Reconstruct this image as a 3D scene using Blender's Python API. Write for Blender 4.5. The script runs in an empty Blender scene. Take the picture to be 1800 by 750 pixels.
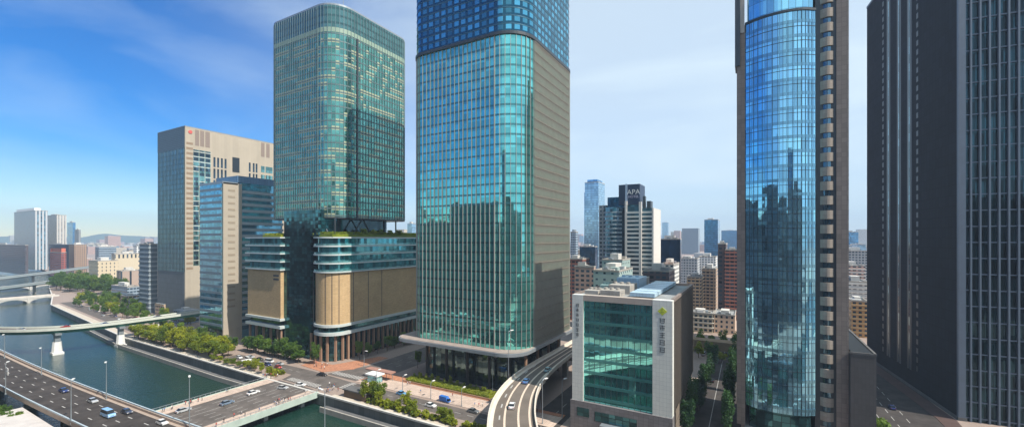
import bpy, bmesh, math, random
from mathutils import Vector, Matrix
R_ = random.Random(7)
C = bpy.context.scene.collection
PI = math.pi
# ------------------------------------------------------------------ camera, sky, sun, exposure
HCAM, FPX, YAW = 67.5, 747.0, math.radians(29.35)
cam = bpy.data.cameras.new('camera'); camo = bpy.data.objects.new('camera', cam); C.objects.link(camo)
camo.location = (0, 0, HCAM); camo.rotation_euler = (PI/2, 0, YAW)
cam.sensor_width = 36; cam.lens = 36*FPX/1800; cam.shift_y = 45/1800; cam.clip_start = 1; cam.clip_end = 30000
bpy.context.scene.camera = camo
SUN = Vector((1, -.10, 1.2)).normalized()
w = bpy.data.worlds.new('World'); bpy.context.scene.world = w; w.use_nodes = True
nt = w.node_tree; bg = nt.nodes['Background']
sky = nt.nodes.new('ShaderNodeTexSky'); sky.sky_type = 'NISHITA'; sky.sun_disc = False
sky.sun_elevation = math.asin(SUN.z); sky.sun_rotation = math.atan2(SUN.x, SUN.y)
sky.air_density = 1.0; sky.dust_density = 0.05; sky.ozone_density = 3.0; sky.altitude = 0
hs = nt.nodes.new('ShaderNodeHueSaturation'); hs.inputs['Saturation'].default_value = 1.78; hs.inputs['Value'].default_value = .95; hs.inputs['Hue'].default_value = .512
nt.links.new(sky.outputs['Color'], hs.inputs['Color'])
# thin high cloud: streaks everywhere, a milky veil over the sunward half of the sky
tc = nt.nodes.new('ShaderNodeTexCoord')
mp = nt.nodes.new('ShaderNodeMapping'); mp.inputs['Scale'].default_value = (1.0, 2.6, 5.5); mp.inputs['Rotation'].default_value = (.25, .35, .6)
nz = nt.nodes.new('ShaderNodeTexNoise'); nz.inputs['Scale'].default_value = 1.5; nz.inputs['Detail'].default_value = 6; nz.inputs['Roughness'].default_value = .5; nz.inputs['Distortion'].default_value = .5
cr = nt.nodes.new('ShaderNodeMapRange'); cr.inputs['From Min'].default_value = .42; cr.inputs['From Max'].default_value = .85; cr.inputs['To Max'].default_value = .30
dp = nt.nodes.new('ShaderNodeVectorMath'); dp.operation = 'DOT_PRODUCT'; dp.inputs[1].default_value = (.94, .30, -.22)
ve = nt.nodes.new('ShaderNodeMapRange'); ve.interpolation_type = 'SMOOTHSTEP'; ve.inputs['From Min'].default_value = -.88; ve.inputs['From Max'].default_value = -.12; ve.inputs['To Max'].default_value = .72
ad = nt.nodes.new('ShaderNodeMath'); ad.operation = 'ADD'; ad.use_clamp = True
mx = nt.nodes.new('ShaderNodeMix'); mx.data_type = 'RGBA'; mx.inputs['B'].default_value = (5.3, 6.25, 6.7, 1)
nt.links.new(tc.outputs['Generated'], mp.inputs['Vector']); nt.links.new(mp.outputs['Vector'], nz.inputs['Vector'])
nt.links.new(tc.outputs['Generated'], dp.inputs[0]); nt.links.new(dp.outputs['Value'], ve.inputs['Value'])
nt.links.new(nz.outputs['Fac'], cr.inputs['Value']); nt.links.new(cr.outputs['Result'], ad.inputs[0]); nt.links.new(ve.outputs['Result'], ad.inputs[1])
nt.links.new(ad.outputs[0], mx.inputs['Factor'])
nt.links.new(hs.outputs['Color'], mx.inputs['A']); nt.links.new(mx.outputs['Result'], bg.inputs['Color'])
bg.inputs['Strength'].default_value = .118
sl = bpy.data.lights.new('sun', 'SUN'); sl.energy = 4.9; sl.angle = math.radians(.5); sl.color = (1, .93, .82)
so = bpy.data.objects.new('sun', sl); C.objects.link(so); so.rotation_euler = SUN.to_track_quat('Z', 'Y').to_euler(); so.location = (300, -30, 400)
vs = bpy.context.scene.view_settings
vs.view_transform = 'Standard'; vs.look = 'None'; vs.gamma = 1; vs.use_curve_mapping = False; vs.exposure = 0.50
bpy.context.scene.cycles.volume_bounces = 0
bpy.context.scene.cycles.max_bounces = 8
HAZE = 0.00016

# ------------------------------------------------------------------ geometry of the view used to lay out far things
def ray(px):
    t = (px-900)/FPX
    return (-.4902+.8716*t, .8716+.4902*t)
def at(px, py, z=0):
    d = (HCAM-z)*FPX/(py-420); r = ray(px); return (r[0]*d, r[1]*d)
def yatx(px, X): r = ray(px); return X*r[1]/r[0]
def xaty(px, Y): r = ray(px); return Y*r[0]/r[1]
def ztop(py, d): return HCAM+(420-py)*d/FPX

# ------------------------------------------------------------------ objects
def tag(o, label=None, cat=None, group=None, kind=None):
    if label: o['label'] = label
    if cat: o['category'] = cat
    if group: o['group'] = group
    if kind: o['kind'] = kind
    return o
def empty(name, loc, label=None, cat=None, group=None, rz=0):
    o = bpy.data.objects.new(name, None); C.objects.link(o); o.location = loc; o.rotation_euler = (0, 0, rz)
    o.empty_display_size = 1
    return tag(o, label, cat, group)
def copy_tree(o, parent=None):
    c = o.copy(); C.objects.link(c)
    if parent is not None: c.parent = parent
    for ch in KIDS.get(o.name, []):
        copy_tree(ch, c)
        KIDS.setdefault(c.name, [])
    return c
KIDS = {}
def link(name, me, parent=None, kind=None):
    o = bpy.data.objects.new(name, me); C.objects.link(o)
    if parent is not None:
        o.parent = parent; KIDS.setdefault(parent.name, []).append(o)
    if kind: o['kind'] = kind
    return o
class MB:
    def __init__(s): s.v = []; s.f = []; s.u = []; s.m = []
    def face(s, pts, uvs, m=0):
        b = len(s.v); s.v += [tuple(p) for p in pts]; s.f.append(tuple(range(b, b+len(pts)))); s.u += list(uvs); s.m.append(m); return s
    def prism(s, P, z0, z1, top=True, bot=True, m=0, mtop=None, u0=0):
        n = len(P); L = u0
        for i in range(n):
            a, b = P[i], P[(i+1) % n]; d = math.hypot(b[0]-a[0], b[1]-a[1])
            s.face([(a[0], a[1], z0), (b[0], b[1], z0), (b[0], b[1], z1), (a[0], a[1], z1)], [(L, z0), (L+d, z0), (L+d, z1), (L, z1)], m); L += d
        if top: s.face([(p[0], p[1], z1) for p in P], [(p[0], p[1]) for p in P], m if mtop is None else mtop)
        if bot: s.face([(p[0], p[1], z0) for p in reversed(P)], [(p[0], p[1]) for p in reversed(P)], m)
        return s
    def box(s, x0, y0, z0, x1, y1, z1, m=0, mtop=None):
        return s.prism([(x0, y0), (x1, y0), (x1, y1), (x0, y1)], z0, z1, m=m, mtop=mtop)
    def obox(s, cx, cy, L, W, z0, z1, a=0, m=0):
        c, d = math.cos(a), math.sin(a)
        P = [(cx+x*c-y*d, cy+x*d+y*c) for x, y in ((-L/2, -W/2), (L/2, -W/2), (L/2, W/2), (-L/2, W/2))]
        return s.prism(P, z0, z1, m=m)
    def bar(s, p, q, r, r2=None, n=6, m=0):
        p, q = Vector(p), Vector(q); d = (q-p).normalized(); r2 = r if r2 is None else r2
        a = d.orthogonal().normalized(); b = d.cross(a)
        A = [p+(a*math.cos(t)+b*math.sin(t))*r for t in [2*PI*k/n for k in range(n)]]
        B = [q+(a*math.cos(t)+b*math.sin(t))*r2 for t in [2*PI*k/n for k in range(n)]]
        for i in range(n):
            j = (i+1) % n; s.face([A[i], A[j], B[j], B[i]], [(i, 0), (i+1, 0), (i+1, 1), (i, 1)], m)
        s.face(list(reversed(A)), [(0, 0)]*n, m); s.face(B, [(0, 0)]*n, m); return s
    def mesh(s, name, mats, off=(0, 0, 0)):
        me = bpy.data.meshes.new(name)
        me.from_pydata([(x-off[0], y-off[1], z-off[2]) for x, y, z in s.v], [], s.f)
        uv = me.uv_layers.new(name='UVMap')
        uv.data.foreach_set('uv', [c for p in s.u for c in p])
        for m in (mats if isinstance(mats, (list, tuple)) else [mats]): me.materials.append(m)
        me.polygons.foreach_set('material_index', s.m)
        me.update(); return me
    def build(s, name, mats, parent=None, kind=None):
        off = tuple(parent.location) if parent is not None else (0, 0, 0)
        if parent is not None and parent.rotation_euler[2]:
            mt = Matrix.Rotation(-parent.rotation_euler[2], 4, 'Z') @ Matrix.Translation(-parent.location)
            s.v = [tuple(mt @ Vector(p)) for p in s.v]; off = (0, 0, 0)
        return link(name, s.mesh(name, mats, off), parent, kind)
def rr(x0, y0, x1, y1, r=0, seg=8, e=0):
    """rectangle with rounded corners; r may be (near right, far right, far left, near left)"""
    x0 -= e; y0 -= e; x1 += e; y1 += e
    if r == 0: return [(x0, y0), (x1, y0), (x1, y1), (x0, y1)]
    q = [v+e for v in (r if isinstance(r, tuple) else (r,)*4)]
    P = []
    for cx, cy, a in ((x1-q[0], y0+q[0], -PI/2), (x1-q[1], y1-q[1], 0), (x0+q[2], y1-q[2], PI/2), (x0+q[3], y0+q[3], PI)):
        rad = q[int(round((a+PI/2)/(PI/2)))]
        for k in range(seg+1):
            t = a+PI/2*k/seg; P.append((cx+rad*math.cos(t), cy+rad*math.sin(t)))
    return P
def walk(P, step, start=0):
    """points every `step` along a closed outline, with outward angle"""
    out = []; n = len(P); acc = start
    for i in range(n):
        a, b = P[i], P[(i+1) % n]; d = math.hypot(b[0]-a[0], b[1]-a[1]); ang = math.atan2(b[1]-a[1], b[0]-a[0])
        while acc < d:
            t = acc/d; out.append((a[0]+(b[0]-a[0])*t, a[1]+(b[1]-a[1])*t, ang)); acc += step
        acc -= d
    return out
def smooth(pts, n=8):
    out = []
    P = [Vector(p) for p in pts]; P = [2*P[0]-P[1]]+P+[2*P[-1]-P[-2]]
    for i in range(1, len(P)-2):
        for k in range(n):
            t = k/n; a, b, c, d = P[i-1], P[i], P[i+1], P[i+2]
            out.append(.5*((2*b)+(c-a)*t+(2*a-5*b+4*c-d)*t*t+(3*b-a-3*c+d)*t**3))
    out.append(P[-2]); return out
def frames(path):
    F = []; L = 0
    for i, p in enumerate(path):
        a = path[max(0, i-1)]; b = path[min(len(path)-1, i+1)]
        d = Vector((b.x-a.x, b.y-a.y)).normalized()
        if i: L += (p-path[i-1]).length
        F.append((p, Vector((d.y, -d.x)), L))           # side = to the right of travel
    return F
def sweep(mb, path, prof, m=0, closed=True):
    """prof: list of (side offset, dz), counter-clockwise seen along travel"""
    F = frames(path); n = len(prof)
    for i in range(len(F)-1):
        for j in range(n if closed else n-1):
            k = (j+1) % n
            q = []
            for (fr, pr) in ((F[i], prof[j]), (F[i+1], prof[j]), (F[i+1], prof[k]), (F[i], prof[k])):
                p, s, L = fr; q.append((p.x+s.x*pr[0], p.y+s.y*pr[0], p.z+pr[1]))
            mb.face(q, [(F[i][2], prof[j][0]), (F[i+1][2], prof[j][0]), (F[i+1][2], prof[k][0]), (F[i][2], prof[k][0])], m)
    for fr, rev in ((F[0], 0), (F[-1], 1)):
        if closed:
            q = [(fr[0].x+fr[1].x*o, fr[0].y+fr[1].y*o, fr[0].z+z) for o, z in prof]
            mb.face(q[::-1] if rev else q, [(0, 0)]*n, m)
    return mb
def dashes(mb, path, off, w, on, gap, dz, phase=0):
    F = frames(path); tot = F[-1][2]; L = phase
    def pos(s, o):
        for i in range(len(F)-1):
            if F[i+1][2] >= s:
                t = (s-F[i][2])/max(1e-6, F[i+1][2]-F[i][2]); p = F[i][0].lerp(F[i+1][0], t); sd = F[i][1].lerp(F[i+1][1], t)
                return (p.x+sd.x*o, p.y+sd.y*o, p.z+dz)
        p, sd, _ = F[-1]; return (p.x+sd.x*o, p.y+sd.y*o, p.z+dz)
    while L < tot:
        e = min(L+on, tot)
        mb.face([pos(L, off+w/2), pos(e, off+w/2), pos(e, off-w/2), pos(L, off-w/2)], [(0, 0), (1, 0), (1, 1), (0, 1)]); L += on+gap
    return mb

# ------------------------------------------------------------------ materials
def newmat(name):
    m = bpy.data.materials.new(name); m.use_nodes = True; return m, m.node_tree, m.node_tree.nodes['Principled BSDF']
def N(nt, t, **kw):
    n = nt.nodes.new(t)
    for k, v in kw.items():
        if k in n.inputs.keys(): n.inputs[k].default_value = v
        else: setattr(n, k, v)
    return n
def col(c): return (c[0], c[1], c[2], 1)
def plain(name, c, rough=.8, var=.12, scale=.15, metal=0, bump=0, streak=0):
    m, nt, b = newmat(name)
    tc = N(nt, 'ShaderNodeTexCoord'); mp = N(nt, 'ShaderNodeMapping')
    mp.inputs['Scale'].default_value = (1, 1, .25 if streak else 1)
    g = N(nt, 'ShaderNodeNewGeometry')
    nt.links.new(g.outputs['Position'], mp.inputs['Vector'])
    n1 = N(nt, 'ShaderNodeTexNoise', Scale=scale, Detail=8, Roughness=.65); nt.links.new(mp.outputs['Vector'], n1.inputs['Vector'])
    hs = N(nt, 'ShaderNodeMapRange'); hs.inputs['From Min'].default_value = .25; hs.inputs['From Max'].default_value = .75
    hs.inputs['To Min'].default_value = 1-var; hs.inputs['To Max'].default_value = 1+var
    nt.links.new(n1.outputs['Fac'], hs.inputs['Value'])
    v = N(nt, 'ShaderNodeVectorMath', operation='SCALE'); v.inputs[0].default_value = c[:3]; nt.links.new(hs.outputs['Result'], v.inputs['Scale'])
    nt.links.new(v.outputs['Vector'], b.inputs['Base Color'])
    b.inputs['Roughness'].default_value = rough; b.inputs['Metallic'].default_value = metal
    if rough > .5: b.inputs['Specular IOR Level'].default_value = .22
    if bump:
        bp = N(nt, 'ShaderNodeBump', Strength=bump, Distance=.1); n2 = N(nt, 'ShaderNodeTexNoise', Scale=3, Detail=5)
        nt.links.new(g.outputs['Position'], n2.inputs['Vector']); nt.links.new(n2.outputs['Fac'], bp.inputs['Height']); nt.links.new(bp.outputs['Normal'], b.inputs['Normal'])
    return m
def cell_nodes(nt, cw, ch):
    uv = N(nt, 'ShaderNodeUVMap'); d = N(nt, 'ShaderNodeVectorMath', operation='DIVIDE'); d.inputs[1].default_value = (cw, ch, 1)
    nt.links.new(uv.outputs['UV'], d.inputs[0])
    fl = N(nt, 'ShaderNodeVectorMath', operation='FLOOR'); nt.links.new(d.outputs['Vector'], fl.inputs[0])
    fr = N(nt, 'ShaderNodeVectorMath', operation='FRACTION'); nt.links.new(d.outputs['Vector'], fr.inputs[0])
    wn = N(nt, 'ShaderNodeTexWhiteNoise', noise_dimensions='3D'); nt.links.new(fl.outputs['Vector'], wn.inputs['Vector'])
    return d, fl, fr, wn
def math_(nt, op, a, b=None, c=None):
    n = N(nt, 'ShaderNodeMath', operation=op)
    for i, x in enumerate((a, b, c)):
        if x is None: continue
        if isinstance(x, (int, float)): n.inputs[i].default_value = x
        else: nt.links.new(x, n.inputs[i])
    return n.outputs[0]
def mixc(nt, f, a, b):
    n = N(nt, 'ShaderNodeMix', data_type='RGBA')
    for k, x in (('Factor', f), ('A', a), ('B', b)):
        if hasattr(x, 'node'): nt.links.new(x, n.inputs[k])
        else: n.inputs[k].default_value = x if isinstance(x, (int, float)) else col(x)
    return n.outputs['Result']
def glass(name, tint, cell=(1.8, 4.2), jit=.012, metal=.8, rough=.05, var=.35, blind=None, bprob=.1, spandrel=None, sh=.3, line=None, lw=.06, wav=.006):
    m, nt, b = newmat(name)
    d, fl, fr, wn = cell_nodes(nt, *cell)
    sc = N(nt, 'ShaderNodeMapRange'); sc.inputs['To Min'].default_value = 1-var; sc.inputs['To Max'].default_value = 1+var
    nt.links.new(wn.outputs['Value'], sc.inputs['Value'])
    v = N(nt, 'ShaderNodeVectorMath', operation='SCALE'); v.inputs[0].default_value = tint; nt.links.new(sc.outputs['Result'], v.inputs['Scale'])
    c = v.outputs['Vector']; me = metal; ro = rough
    if blind:
        # runs of lowered blinds behind the glass, floor by floor
        m2 = N(nt, 'ShaderNodeMapping'); m2.inputs['Scale'].default_value = (.13, 1, 1); nt.links.new(fl.outputs['Vector'], m2.inputs['Vector'])
        n3 = N(nt, 'ShaderNodeTexNoise', Scale=.9, Detail=1); nt.links.new(m2.outputs['Vector'], n3.inputs['Vector'])
        s = math_(nt, 'ADD', n3.outputs['Fac'], math_(nt, 'MULTIPLY', wn.outputs['Value'], .22))
        k = math_(nt, 'GREATER_THAN', s, .78-bprob)
        sx = N(nt, 'ShaderNodeSeparateXYZ'); nt.links.new(fr.outputs['Vector'], sx.inputs['Vector'])
        k = math_(nt, 'MULTIPLY', k, math_(nt, 'GREATER_THAN', sx.outputs['Y'], .45))
        c = mixc(nt, math_(nt, 'MULTIPLY', k, .75), c, blind)
        me = math_(nt, 'SUBTRACT', metal, math_(nt, 'MULTIPLY', k, metal*.75)); 
    if spandrel or line:
        sx = N(nt, 'ShaderNodeSeparateXYZ'); nt.links.new(fr.outputs['Vector'], sx.inputs['Vector'])
        if spandrel:
            k = math_(nt, 'LESS_THAN', sx.outputs['Y'], sh); c = mixc(nt, k, c, spandrel)
        if line:
            k = math_(nt, 'MAXIMUM', math_(nt, 'LESS_THAN', sx.outputs['X'], lw), math_(nt, 'LESS_THAN', sx.outputs['Y'], lw*cell[0]/cell[1]))
            c = mixc(nt, k, c, line)
    nt.links.new(c, b.inputs['Base Color'])
    if hasattr(me, 'node'): nt.links.new(me, b.inputs['Metallic'])
    else: b.inputs['Metallic'].default_value = me
    b.inputs['Roughness'].default_value = ro
    g = N(nt, 'ShaderNodeNewGeometry')
    j = N(nt, 'ShaderNodeVectorMath', operation='SUBTRACT'); j.inputs[1].default_value = (.5, .5, .5); nt.links.new(wn.outputs['Color'], j.inputs[0])
    j2 = N(nt, 'ShaderNodeVectorMath', operation='SCALE'); j2.inputs['Scale'].default_value = jit; nt.links.new(j.outputs['Vector'], j2.inputs[0])
    n4 = N(nt, 'ShaderNodeTexNoise', Scale=.35, Detail=2); nt.links.new(g.outputs['Position'], n4.inputs['Vector'])
    j3 = N(nt, 'ShaderNodeVectorMath', operation='SUBTRACT'); j3.inputs[1].default_value = (.5, .5, .5); nt.links.new(n4.outputs['Color'], j3.inputs[0])
    j4 = N(nt, 'ShaderNodeVectorMath', operation='SCALE'); j4.inputs['Scale'].default_value = wav*4; nt.links.new(j3.outputs['Vector'], j4.inputs[0])
    a1 = N(nt, 'ShaderNodeVectorMath', operation='ADD'); nt.links.new(j2.outputs['Vector'], a1.inputs[0]); nt.links.new(j4.outputs['Vector'], a1.inputs[1])
    a2 = N(nt, 'ShaderNodeVectorMath', operation='ADD'); nt.links.new(a1.outputs['Vector'], a2.inputs[0]); nt.links.new(g.outputs['Normal'], a2.inputs[1])
    a3 = N(nt, 'ShaderNodeVectorMath', operation='NORMALIZE'); nt.links.new(a2.outputs['Vector'], a3.inputs[0])
    nt.links.new(a3.outputs['Vector'], b.inputs['Normal'])
    return m
def facade(name, wall, glassc=(.03, .05, .07), cell=(3.2, 3.3), win=(.2, .8, .3, .8), var=.15, balcony=None):
    """far buildings: masonry with windows; floor plates keep the plain wall"""
    m, nt, b = newmat(name)
    d, fl, fr, wn = cell_nodes(nt, *cell)
    sx = N(nt, 'ShaderNodeSeparateXYZ'); nt.links.new(fr.outputs['Vector'], sx.inputs['Vector'])
    k = math_(nt, 'MULTIPLY', math_(nt, 'GREATER_THAN', sx.outputs['X'], win[0]), math_(nt, 'LESS_THAN', sx.outputs['X'], win[1]))
    k = math_(nt, 'MULTIPLY', k, math_(nt, 'MULTIPLY', math_(nt, 'GREATER_THAN', sx.outputs['Y'], win[2]), math_(nt, 'LESS_THAN', sx.outputs['Y'], win[3])))
    g = N(nt, 'ShaderNodeNewGeometry'); sn = N(nt, 'ShaderNodeSeparateXYZ'); nt.links.new(g.outputs['Normal'], sn.inputs['Vector'])
    k = math_(nt, 'MULTIPLY', k, math_(nt, 'LESS_THAN', math_(nt, 'ABSOLUTE', sn.outputs['Z']), .5))
    oi = N(nt, 'ShaderNodeObjectInfo'); sc = N(nt, 'ShaderNodeMapRange'); sc.inputs['To Min'].default_value = 1-var; sc.inputs['To Max'].default_value = 1+var
    nt.links.new(oi.outputs['Random'], sc.inputs['Value'])
    v = N(nt, 'ShaderNodeVectorMath', operation='SCALE'); v.inputs[0].default_value = wall; nt.links.new(sc.outputs['Result'], v.inputs['Scale'])
    gs = N(nt, 'ShaderNodeVectorMath', operation='SCALE'); gs.inputs[0].default_value = glassc
    nt.links.new(math_(nt, 'ADD', math_(nt, 'MULTIPLY', wn.outputs['Value'], 1.6), .3), gs.inputs['Scale'])
    nt.links.new(mixc(nt, k, v.outputs['Vector'], gs.outputs['Vector']), b.inputs['Base Color'])
    nt.links.new(math_(nt, 'SUBTRACT', .85, math_(nt, 'MULTIPLY', k, .7)), b.inputs['Roughness'])
    return m
def panels(name, c, cell=(1.2, 3), lw=.04, linec=None, rough=.7, var=.06, nvar=.08):
    m, nt, b = newmat(name)
    d, fl, fr, wn = cell_nodes(nt, *cell)
    sx = N(nt, 'ShaderNodeSeparateXYZ'); nt.links.new(fr.outputs['Vector'], sx.inputs['Vector'])
    k = math_(nt, 'MAXIMUM', math_(nt, 'LESS_THAN', sx.outputs['X'], lw/cell[0]), math_(nt, 'LESS_THAN', sx.outputs['Y'], lw/cell[1]))
    g = N(nt, 'ShaderNodeNewGeometry'); n1 = N(nt, 'ShaderNodeTexNoise', Scale=.09, Detail=7, Roughness=.65); nt.links.new(g.outputs['Position'], n1.inputs['Vector'])
    f = math_(nt, 'ADD', math_(nt, 'ADD', 1-var-nvar, math_(nt, 'MULTIPLY', wn.outputs['Value'], 2*var)), math_(nt, 'MULTIPLY', n1.outputs['Fac'], 2*nvar))
    v = N(nt, 'ShaderNodeVectorMath', operation='SCALE'); v.inputs[0].default_value = c; nt.links.new(f, v.inputs['Scale'])
    lc = linec or tuple(x*.45 for x in c)
    nt.links.new(mixc(nt, k, v.outputs['Vector'], lc), b.inputs['Base Color']); b.inputs['Roughness'].default_value = rough; b.inputs['Specular IOR Level'].default_value = .2
    return m
def foliage(name, a, b_, z=1):
    m, nt, b = newmat(name)
    g = N(nt, 'ShaderNodeNewGeometry'); n1 = N(nt, 'ShaderNodeTexNoise', Scale=.35, Detail=3); nt.links.new(g.outputs['Position'], n1.inputs['Vector'])
    wn = N(nt, 'ShaderNodeTexNoise', Scale=2.3, Detail=1); nt.links.new(g.outputs['Position'], wn.inputs['Vector'])
    f = math_(nt, 'ADD', math_(nt, 'MULTIPLY', n1.outputs['Fac'], 1.3), math_(nt, 'MULTIPLY', wn.outputs['Fac'], .7)); f = math_(nt, 'SUBTRACT', f, .5)
    oi = N(nt, 'ShaderNodeObjectInfo'); f = math_(nt, 'ADD', f, math_(nt, 'MULTIPLY', math_(nt, 'SUBTRACT', oi.outputs['Random'], .5), .9))
    lv = N(nt, 'ShaderNodeMapRange'); lv.inputs['From Min'].default_value = 0; lv.inputs['From Max'].default_value = 1; nt.links.new(f, lv.inputs['Value'])
    nt.links.new(mixc(nt, lv.outputs['Result'], a, b_), b.inputs['Base Color']); b.inputs['Roughness'].default_value = .6
    tr = N(nt, 'ShaderNodeBsdfTranslucent'); tr.inputs['Color'].default_value = (b_[0]*1.6, b_[1]*1.6, b_[2], 1)
    ms = N(nt, 'ShaderNodeMixShader'); ms.inputs[0].default_value = .3
    out = nt.nodes['Material Output']; nt.links.new(b.outputs[0], ms.inputs[1]); nt.links.new(tr.outputs[0], ms.inputs[2]); nt.links.new(ms.outputs[0], out.inputs['Surface'])
    return m
M = {}
M['concrete'] = plain('concrete', (.36, .335, .30), .85, .2, .3, streak=1)
M['pale_concrete'] = plain('pale_concrete', (.55, .53, .49), .8, .18, .25, streak=1)
M['dark_concrete'] = plain('dark_concrete', (.12, .12, .12), .85, .25, .3, streak=1)
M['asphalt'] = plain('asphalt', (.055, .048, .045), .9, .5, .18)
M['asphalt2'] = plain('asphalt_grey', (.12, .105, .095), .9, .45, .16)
M['white'] = plain('white_paint', (.75, .75, .73), .5, .08, 1)
M['marking'] = plain('road_paint', (.42, .41, .39), .7, .25, 2)
M['marking_o'] = plain('worn_warm_road_paint', (.62, .50, .40), .7, .25, 2)
M['steel'] = plain('grey_steel', (.30, .34, .37), .4, .1, 1, metal=.4)
M['dark_steel'] = plain('dark_steel', (.05, .06, .07), .4, .1, 1, metal=.3)
M['roof'] = plain('roof_concrete', (.26, .27, .27), .9, .3, .2)
M['bark'] = plain('bark', (.10, .07, .05), .9, .3, 2)
M['rubber'] = plain('rubber', (.02, .02, .02), .8, .1, 2)
M['chrome'] = plain('bright_trim', (.6, .6, .6), .3, .05, 2, metal=.8)
M['car_glass'] = plain('car_glass', (.015, .02, .025), .08, .05, 2)
M['lamp_lens'] = plain('lamp_lens', (.8, .8, .78), .2, .03, 2)
M['tail'] = plain('tail_lens', (.35, .02, .02), .2, .03, 2)
M['foliage'] = foliage('foliage', (.06, .12, .006), (.30, .32, .010))
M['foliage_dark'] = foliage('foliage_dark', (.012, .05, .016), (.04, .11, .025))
M['foliage_mid'] = foliage('foliage_mid', (.03, .09, .012), (.13, .21, .015))

# ------------------------------------------------------------------ ground, river, roads
BANK = [(700, 121), (-200, 121), (-374, 124), (-628, 149), (-720, 172), (-860, 202), (-1100, 265), (-8000, 1500)]
SBANK = [(700, 44), (-200, 44), (-374, 40), (-628, 30), (-720, 28), (-860, 30), (-1100, 30), (-8000, 30)]
def ground_mat():
    m, nt, b = newmat('city_ground')
    g = N(nt, 'ShaderNodeNewGeometry')
    n1 = N(nt, 'ShaderNodeTexNoise', Scale=.05, Detail=9, Roughness=.7); nt.links.new(g.outputs['Position'], n1.inputs['Vector'])
    br = N(nt, 'ShaderNodeTexBrick', Scale=1); br.inputs['Scale'].default_value = .5; br.inputs['Color1'].default_value = (.32, .235, .19, 1); br.inputs['Color2'].default_value = (.38, .28, .225, 1); br.inputs['Mortar'].default_value = (.2, .17, .15, 1)
    nt.links.new(g.outputs['Position'], br.inputs['Vector'])
    nt.links.new(mixc(nt, math_(nt, 'MULTIPLY', n1.outputs['Fac'], .4), br.outputs['Color'], (.20, .18, .165)), b.inputs['Base Color']); b.inputs['Roughness'].default_value = .85
    return m
M['ground'] = ground_mat()
g = MB()
for i in range(len(BANK)-1):
    a, b = BANK[i], BANK[i+1]
    g.face([(a[0], a[1], 0), (a[0] if i else 8000, 8000, 0) if i else (8000, 8000, 0), (b[0], 8000, 0), (b[0], b[1], 0)][::1], [(0, 0)]*4)
g.face([(700, 121, 0), (8000, 121, 0), (8000, 8000, 0)], [(0, 0)]*3)
for i in range(len(SBANK)-1):
    a, b = SBANK[i], SBANK[i+1]
    g.face([(a[0], a[1], 0), (b[0], b[1], 0), (b[0], -3000, 0), (a[0], -3000, 0)], [(0, 0)]*4)
g.face([(8000, 44, 0), (700, 44, 0), (700, -3000, 0), (8000, -3000, 0)], [(0, 0)]*4)
# far right land beyond the channel end
o = g.build('ground', M['ground']); tag(o, 'pale paved city ground on both banks', 'ground', kind='structure')
# river
m, nt, b = newmat('river_water')
b.inputs['Base Color'].default_value = (.012, .05, .042, 1); b.inputs['Roughness'].default_value = .08; b.inputs['IOR'].default_value = 1.33
gg = N(nt, 'ShaderNodeNewGeometry'); n1 = N(nt, 'ShaderNodeTexNoise', Scale=.55, Detail=6, Roughness=.6); n2 = N(nt, 'ShaderNodeTexNoise', Scale=.03, Detail=3)
nt.links.new(gg.outputs['Position'], n1.inputs['Vector']); nt.links.new(gg.outputs['Position'], n2.inputs['Vector'])
nt.links.new(mixc(nt, n2.outputs['Fac'], (.004, .026, .020), (.012, .042, .030)), b.inputs['Base Color'])
bp = N(nt, 'ShaderNodeBump', Strength=.8, Distance=.45); nt.links.new(n1.outputs['Fac'], bp.inputs['Height']); nt.links.new(bp.outputs['Normal'], b.inputs['Normal'])
M['water'] = m
g = MB(); g.face([(-8000, -100, -5), (8000, -100, -5), (8000, 1700, -5), (-8000, 1700, -5)], [(0, 0)]*4)
tag(g.build('river', M['water']), 'dark green river water', 'river', kind='structure')
# embankment of the far bank : wall with coping and low quay
M['quay_wall'] = panels('quay_wall', (.22, .22, .20), (3, 1.2), .08, rough=.85, var=.15, nvar=.25)
def bankpath(pts, z): return [Vector((x, y, z)) for x, y in pts]
emb = empty('embankment', (-200, 121, -5), 'long stone river wall with pale coping and low quay along the far bank', 'river wall')
bp_ = bankpath(BANK[:-1], 0)
sweep(MB(), bp_, [(-.02, -5.2), (.0, -.35), (.6, -.35), (.6, -5.2)][::-1]).build('wall', M['quay_wall'], emb)
sweep(MB(), bp_, [(-.75, -.32), (-.75, .35), (.25, .35), (.25, -.32)][::1]).build('coping', M['pale_concrete'], emb)
qp = bankpath([(-212, 117.6), (-240, 117.4), (-374, 120.5), (-470, 130)], -5)
sweep(MB(), qp, [(-1.5, 1.6), (1.5, 1.6), (1.5, -.3), (-1.5, -.3)]).build('low_quay', M['dark_concrete'], emb)
sweep(MB(), qp, [(-1.9, 2.2), (-1.3, 2.2), (-1.3, -.3), (-1.9, -.3)]).build('quay_kerb', M['concrete'], emb)
qp = bankpath([(-40, 117.8), (-158, 117.8)], -5)
sweep(MB(), qp, [(-1.5, 1.6), (1.5, 1.6), (1.5, -.3), (-1.5, -.3)]).build('low_quay', M['dark_concrete'], emb)
sweep(MB(), qp, [(-1.9, 2.2), (-1.3, 2.2), (-1.3, -.3), (-1.9, -.3)]).build('quay_kerb', M['concrete'], emb)
emb2 = empty('embankment', (-300, 42, -5), 'grey river wall under the near side of the elevated highway', 'river wall')
sweep(MB(), bankpath(SBANK[:-1][::-1], 0), [(-.02, -5.2), (.0, .1), (.6, .1), (.6, -5.2)][::-1]).build('wall', M['quay_wall'], emb2)

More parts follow.
